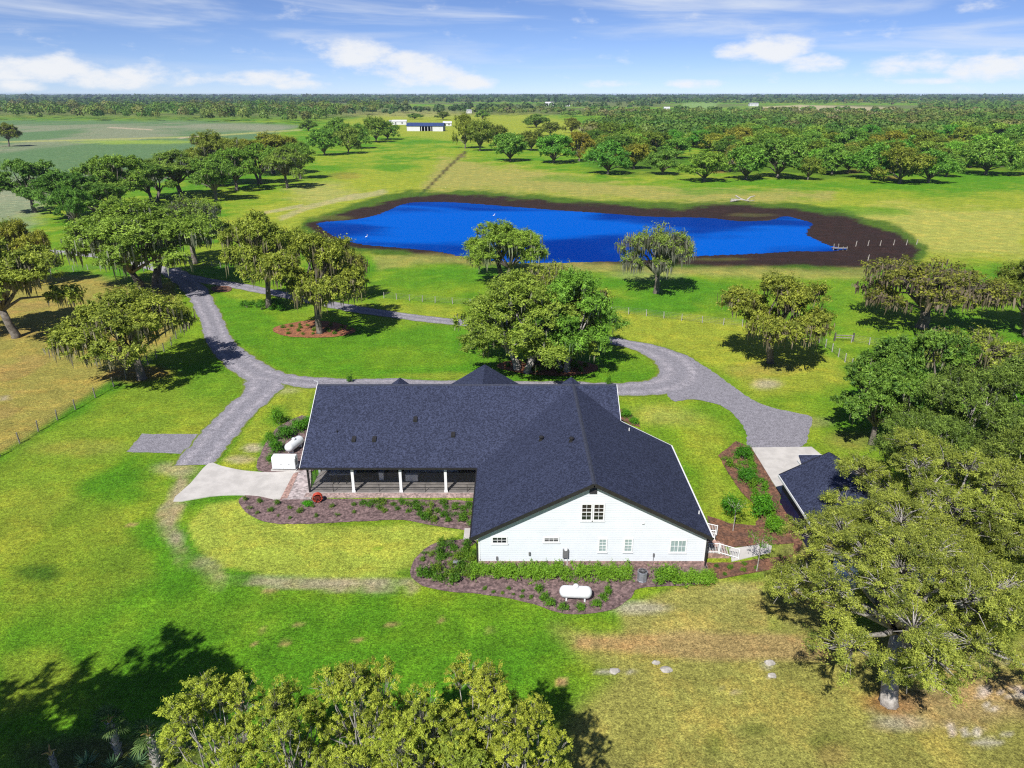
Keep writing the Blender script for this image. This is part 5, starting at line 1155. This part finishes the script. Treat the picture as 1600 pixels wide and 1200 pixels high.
# small plants scattered in the beds
sr = random.Random(11)
def scatter(poly_, n, lab, grp, rr_, mind, tints, exclude=None):
    P = [at(*q) for q in poly_]; P2 = [(w.x,w.y) for w in P]; got = []; k = 0
    while len(got) < n and k < 6000:
        k += 1; x = sr.uniform(min(a for a,_ in P2), max(a for a,_ in P2)); y = sr.uniform(min(b_ for _,b_ in P2), max(b_ for _,b_ in P2))
        if not inside(x, y, P2) or any(math.hypot(x-a, y-b_) < mind for a, b_ in got): continue
        got.append((x, y))
    for i, (x, y) in enumerate(sorted(got)):
        r = sr.uniform(*rr_); o_ = f"{i+1}{'th' if 10 < (i+1) % 100 < 14 else {1:'st',2:'nd',3:'rd'}.get((i+1) % 10, 'th')}"
        t = thing('bedding_plant', f'{lab}, {o_} from the left', 'plant', (x,y,.04), sr.uniform(0,6.28), grp, (r, r, r*sr.uniform(.8,1.3))); pr_ = sr.choice(shA+[shC]); ti = sr.choice(tints)
        for kk, nm in (('trunk','stem'),('crown','foliage')): o = link(nm, pr_[kk], t); o.color = (*ti, 1)
GT = [(.6,.75,.6),(.75,.85,.7),(.95,.9,.8),(.5,.7,.5)]
scatter([(560,786),(740,788),(738,822),(690,818),(660,812),(640,804),(560,796)], 34, 'small plant in the right half of the porch bed', 'plants in the right half of the porch bed', (.38,.8), .75, GT)
scatter([(382,782),(440,785),(470,790),(560,790),(560,805),(470,812),(410,808),(388,796)], 16, 'grey green tuft in the left half of the porch bed', 'plants in the left half of the porch bed', (.25,.5), 1.2, [(.9,.85,1.0),(.7,.8,.8)])
scatter([(660,866),(690,850),(740,850),(744,880),(735,905),(700,915),(665,905),(650,890)], 30, 'small green plant in the mulch left of the gable wall', 'plants left of the gable', (.38,.85), .6, GT)
scatter([(750,918),(830,925),(835,938),(770,927)], 8, 'low sprig in the mulch in front of the long hedge', 'sprigs before the hedge', (.15,.28), .7, GT)
scatter([(1128,716),(1150,700),(1172,712),(1190,745),(1215,790),(1225,830),(1190,815),(1165,765)], 22, 'low green plant in the rust mulch beside the garage pad', 'plants beside the garage pad', (.45,.85), .9, [(.8,1.1,.6),(.9,1.0,.6)])
scatter([(1115,885),(1185,880),(1190,888),(1125,902)], 6, 'low sprig in the mulch by the side walk', 'sprigs by the side walk', (.2,.4), .9, GT)
scatter([(434,514),(490,504),(548,515),(520,524),(450,523)], 20, 'little clipped plant on the round mulch bed', 'plants on the round mulch bed', (.4,.6), 1.3, [(.8,.95,.6),(.7,.8,.5)])
scatter([(785,574),(830,566),(920,572),(915,581),(830,582)], 22, 'leafy plant under the oak clump in the loop', 'plants under the oak clump', (.5,.95), 1.2, [(.7,1,.5),(.8,.95,.5)])
scatter([(380,478),(412,472),(445,476),(440,486),(390,484)], 12, 'low shrub at the foot of the tall moss draped oak', 'shrubs under the moss draped oak', (.8,1.2), 1.3, [(.5,.8,.5)])
bush(shB, 'bright green tuft of grass left of the red hose coil', 480, 789, .75, .35, None, (.6,1.35,.5), 'grass_tuft', .05)
for i, (x,y,r,h,lb,ti) in enumerate([(1160,716,1.0,1.3,'dark conical bush nearest the gravel by the garage pad',(.4,.75,.45)),(1168,752,1.15,1.2,'dark round bush in the middle of the garage pad bed',(.4,.75,.45)),(1190,805,1.3,1.9,'tall leafy shrub left of the garage wall',(.55,.95,.5)),(1140,800,1.1,1.5,'leafy young tree like shrub by the side steps',(.5,.9,.5)),(1210,830,1.0,1.1,'bright leafy shrub under the edge of the near oak',(.8,1.05,.5)),
    (432,705,1.0,1.2,'dark shrub left of the left white tank',(.5,.8,.5)),(448,684,1.1,1.3,'dark shrub behind the left white tank',(.45,.75,.5)),(468,674,1.0,1.3,'tall shrub against the left end of the house',(.6,.95,.6)),(480,668,.9,1.2,'shrub tucked under the left rake of the roof',(.55,.9,.55)),(425,722,.7,.8,'small green shrub left of the generator',(.6,.85,.55)),(436,662,.8,1.7,'airy young sapling at the tip of the left mulch bed',(.8,1.05,.6)),(424,690,.7,1.0,'loose shrub at the lawn edge of the left mulch bed',(.75,1.0,.6)),
    (978,652,.8,.9,'shrub at the far right corner of the house',(.6,.95,.5)),(990,662,.7,.7,'low shrub beside the far right corner of the house',(.7,1.05,.5)),(548,597,.5,1.1,'small dark shrub peeping over the roof ridge',(.4,.6,.5)),(951,604,.4,1.6,'thin sapling peeping over the right end of the ridge',(.5,.7,.5))]):
    bush(shB if r > .65 else shA[0], lb, x, y, r*1.25, h*1.2, None, tuple(c*1.15 for c in ti))
# staked young trees by the side walk
for (x,y,h,lb) in [(1182,893,2.6,'young bare branched tree staked by the side walk'),(1145,830,2.4,'young staked tree in the mulch by the side steps')]:
    p = at(x,y); t = thing('young_tree', lb, 'tree', (p.x,p.y,.04)); mb = MB(); mb.tube([(0,0,-.1),(.03,0,h*.5),(0,.02,h)], [.05,.04,.03], 6); tips=[]
    for k in range(9):
        a = k*2.4; e = Vector((math.cos(a)*.9, math.sin(a)*.9, h+.5+.25*math.sin(k*2))); mb.tube([(0,0,h-.3+.05*k), (e.x*.5,e.y*.5,h+.2), tuple(e)], [.03,.02,.008], 4); tips.append(tuple(e)); tips.append((e.x*.6,e.y*.6,h+.35))
    mb.build('trunk', BARKL, t, local=True); rng = np.random.default_rng(3)
    V, F, ci = leaf_quads(np.array(tips), np.full(len(tips), .32), 22, .09, rng); o = link('crown', npmesh('crown', V, F, SHRUB, rng.random(len(ci))), t); o.color = (.7,.9,.6,1)

# ------------------------------------------------------------------ cabbage palms
def palm(label, x, y, h, r=.2, fr=26, fl=1.0, live=True, lean=(0,0)):
    p = at(x, y); rr = random.Random(int(x)); t = thing('cabbage_palm', label, 'palm', tuple(p)); top = Vector((lean[0],lean[1],h))
    mb = MB(); mb.tube([Vector((0,0,-.2)), top*.3, top*.65, top], [r*1.15, r, r*1.05, r*.8], 9); mb.build('trunk', BARKL, t, smooth=True, local=True)
    mb = MB()
    for k in range(int(h*16)):
        u = .12+.86*k/(h*16); q = top*u; a = k*2.4; d = Vector((math.cos(a),math.sin(a),0)); s = Vector((-d.y,d.x,0))*.07
        mb.add([q+d*r*.9-s, q+d*r*.9+s, q+d*(r*1.6)+s*.4+Vector((0,0,.26)), q+d*(r*1.6)-s*.4+Vector((0,0,.26)), q+d*r*.8+Vector((0,0,.12))], [(0,1,2,3),(0,3,4),(1,4,2),(2,4,3)])
    o = mb.build('leaf_boots', BARKL, t, local=True)
    if fr:
        Vv=[]; Ff=[]; Tt=[]
        for k in range(fr):
            a = k*2.4+rr.uniform(-.2,.2); el_ = rr.uniform(-.5,1.25); d = Vector((math.cos(a)*math.cos(el_),math.sin(a)*math.cos(el_),math.sin(el_))); ln = fl*rr.uniform(.75,1.15)
            hub = top+d*ln*.55; s = d.cross(Vector((0,0,1))).normalized(); up_ = s.cross(d)
            for j in range(11):
                b_ = (j-5)/5*1.25; dd = (d*math.cos(b_)+s*math.sin(b_)); tip = hub+dd*ln*.62*(1-.12*abs(b_))-Vector((0,0,.22*ln*rr.random())); w_ = (dd.cross(up_)).normalized()*.03
                i0 = len(Vv); mid_ = hub.lerp(tip,.55)+up_*.03; Vv += [hub, mid_+w_, tip, mid_-w_]; Ff.append((i0,i0+1,i0+2,i0+3)); Tt.append(rr.random())
            i0 = len(Vv); Vv += [top-s*.02, top+s*.02, hub+s*.015, hub-s*.015]; Ff.append((i0,i0+1,i0+2,i0+3)); Tt.append(.9)
        link('fronds', npmesh('fronds', [tuple(v) for v in Vv], Ff, PALM, Tt), t)
    mb = MB(); 
    for k in range(3): a = k*2.1; mb.tube([top, top+Vector((math.cos(a)*.15,math.sin(a)*.15,.35)), top+Vector((math.cos(a)*.4,math.sin(a)*.4,.45))], [.06,.05,.02], 5)
    mb.build('dry_fronds', mat('dry_frond',(.42,.27,.10),.8,noise=.3,nscale=4), t, local=True)
palm('cabbage palm with dark fan leaves at the lower left', 186, 1180, 2.6, .19, 26, 1.0)
palm('cabbage palm with bright fan leaves left of the pale treetops', 250, 1215, 3.2, .2, 24, 1.05)
palm('leafless palm trunk standing among the pale treetops', 384, 1165, 3.0, .15, 0, .5)
palm('small palm stump with dry stalks in the lower left corner', 90, 1212, 1.6, .13, 0, .5)
for i, (x,y,lb) in enumerate([(135,1195,'grey green palmetto in the bottom left shade, left one'),(175,1200,'grey green palmetto in the bottom left shade, middle one'),(215,1192,'grey green palmetto in the bottom left shade, right one')]):
    p = at(x,y); t = thing('saw_palmetto', lb, 'plant', tuple(p)); rr = random.Random(i); Vv=[]; Ff=[]; Tt=[]
    for k in range(60):
        a = rr.uniform(0,6.28); e = rr.uniform(.2,1.2); d = Vector((math.cos(a)*math.cos(e),math.sin(a)*math.cos(e),math.sin(e)))*rr.uniform(.5,1.0); s = Vector((-math.sin(a),math.cos(a),0))*.035; i0 = len(Vv)
        Vv += [Vector((0,0,.02)), d*.5+s, d, d*.5-s]; Ff.append((i0,i0+1,i0+2,i0+3)); Tt.append(rr.random())
    o = link('fronds', npmesh('fronds', [tuple(v) for v in Vv], Ff, PALM, Tt), t); o.color = (1.3,1.4,2.2,1)
# pale stones in the grass
STONE = mat('limestone', (.38,.355,.32), .9, noise=.2, nscale=3, bump=.5, bscale=8)
for i, (x,y,r,lb) in enumerate([(1041,1047,.32,'pale limestone lump in the grass right of the long bare strip'),(1202,1036,.3,'upper pale stone left of the near oak'),(1206,1056,.25,'lower pale stone left of the near oak'),(1025,1036,.22,'small pale stone above the limestone lump'),(960,1049,.3,'flat grey stone in the grass below the gable')]):
    p = at(x,y); bm = bmesh.new(); bmesh.ops.create_icosphere(bm, subdivisions=2, radius=r); rr = random.Random(i)
    for v in bm.verts: v.co *= rr.uniform(.78,1.15); v.co.z *= .45; v.co.x *= 1.25
    me = bpy.data.meshes.new('stone'); bm.to_mesh(me); bm.free(); me.materials.append(STONE); o = link('stone', me); o.location = (p.x,p.y,.03); setp(o, lb, 'stone', 'pale stones in the grass')

# ------------------------------------------------------------------ haze
b = MB(); b.box(-17500,17500,-400,17000,-1.0,37.5)
hz = b.build('haze', mat('haze_dummy')); hm = bpy.data.materials.new('haze'); hm.use_nodes = True; t = hm.node_tree; t.nodes.clear()
pv = N('ShaderNodeVolumePrincipled', t); pv.inputs['Color'].default_value = (.62,.76,1.0,1); pv.inputs['Density'].default_value = .00006; pv.inputs['Anisotropy'].default_value = .1
pv.inputs['Density Attribute'].default_value = ''; ou = N('ShaderNodeOutputMaterial', t); L(pv.outputs[0], ou.inputs['Volume'], t)
hz.data.materials.clear(); hz.data.materials.append(hm); hz['kind'] = 'stuff'; hz['label'] = 'thin blue haze over the far country'
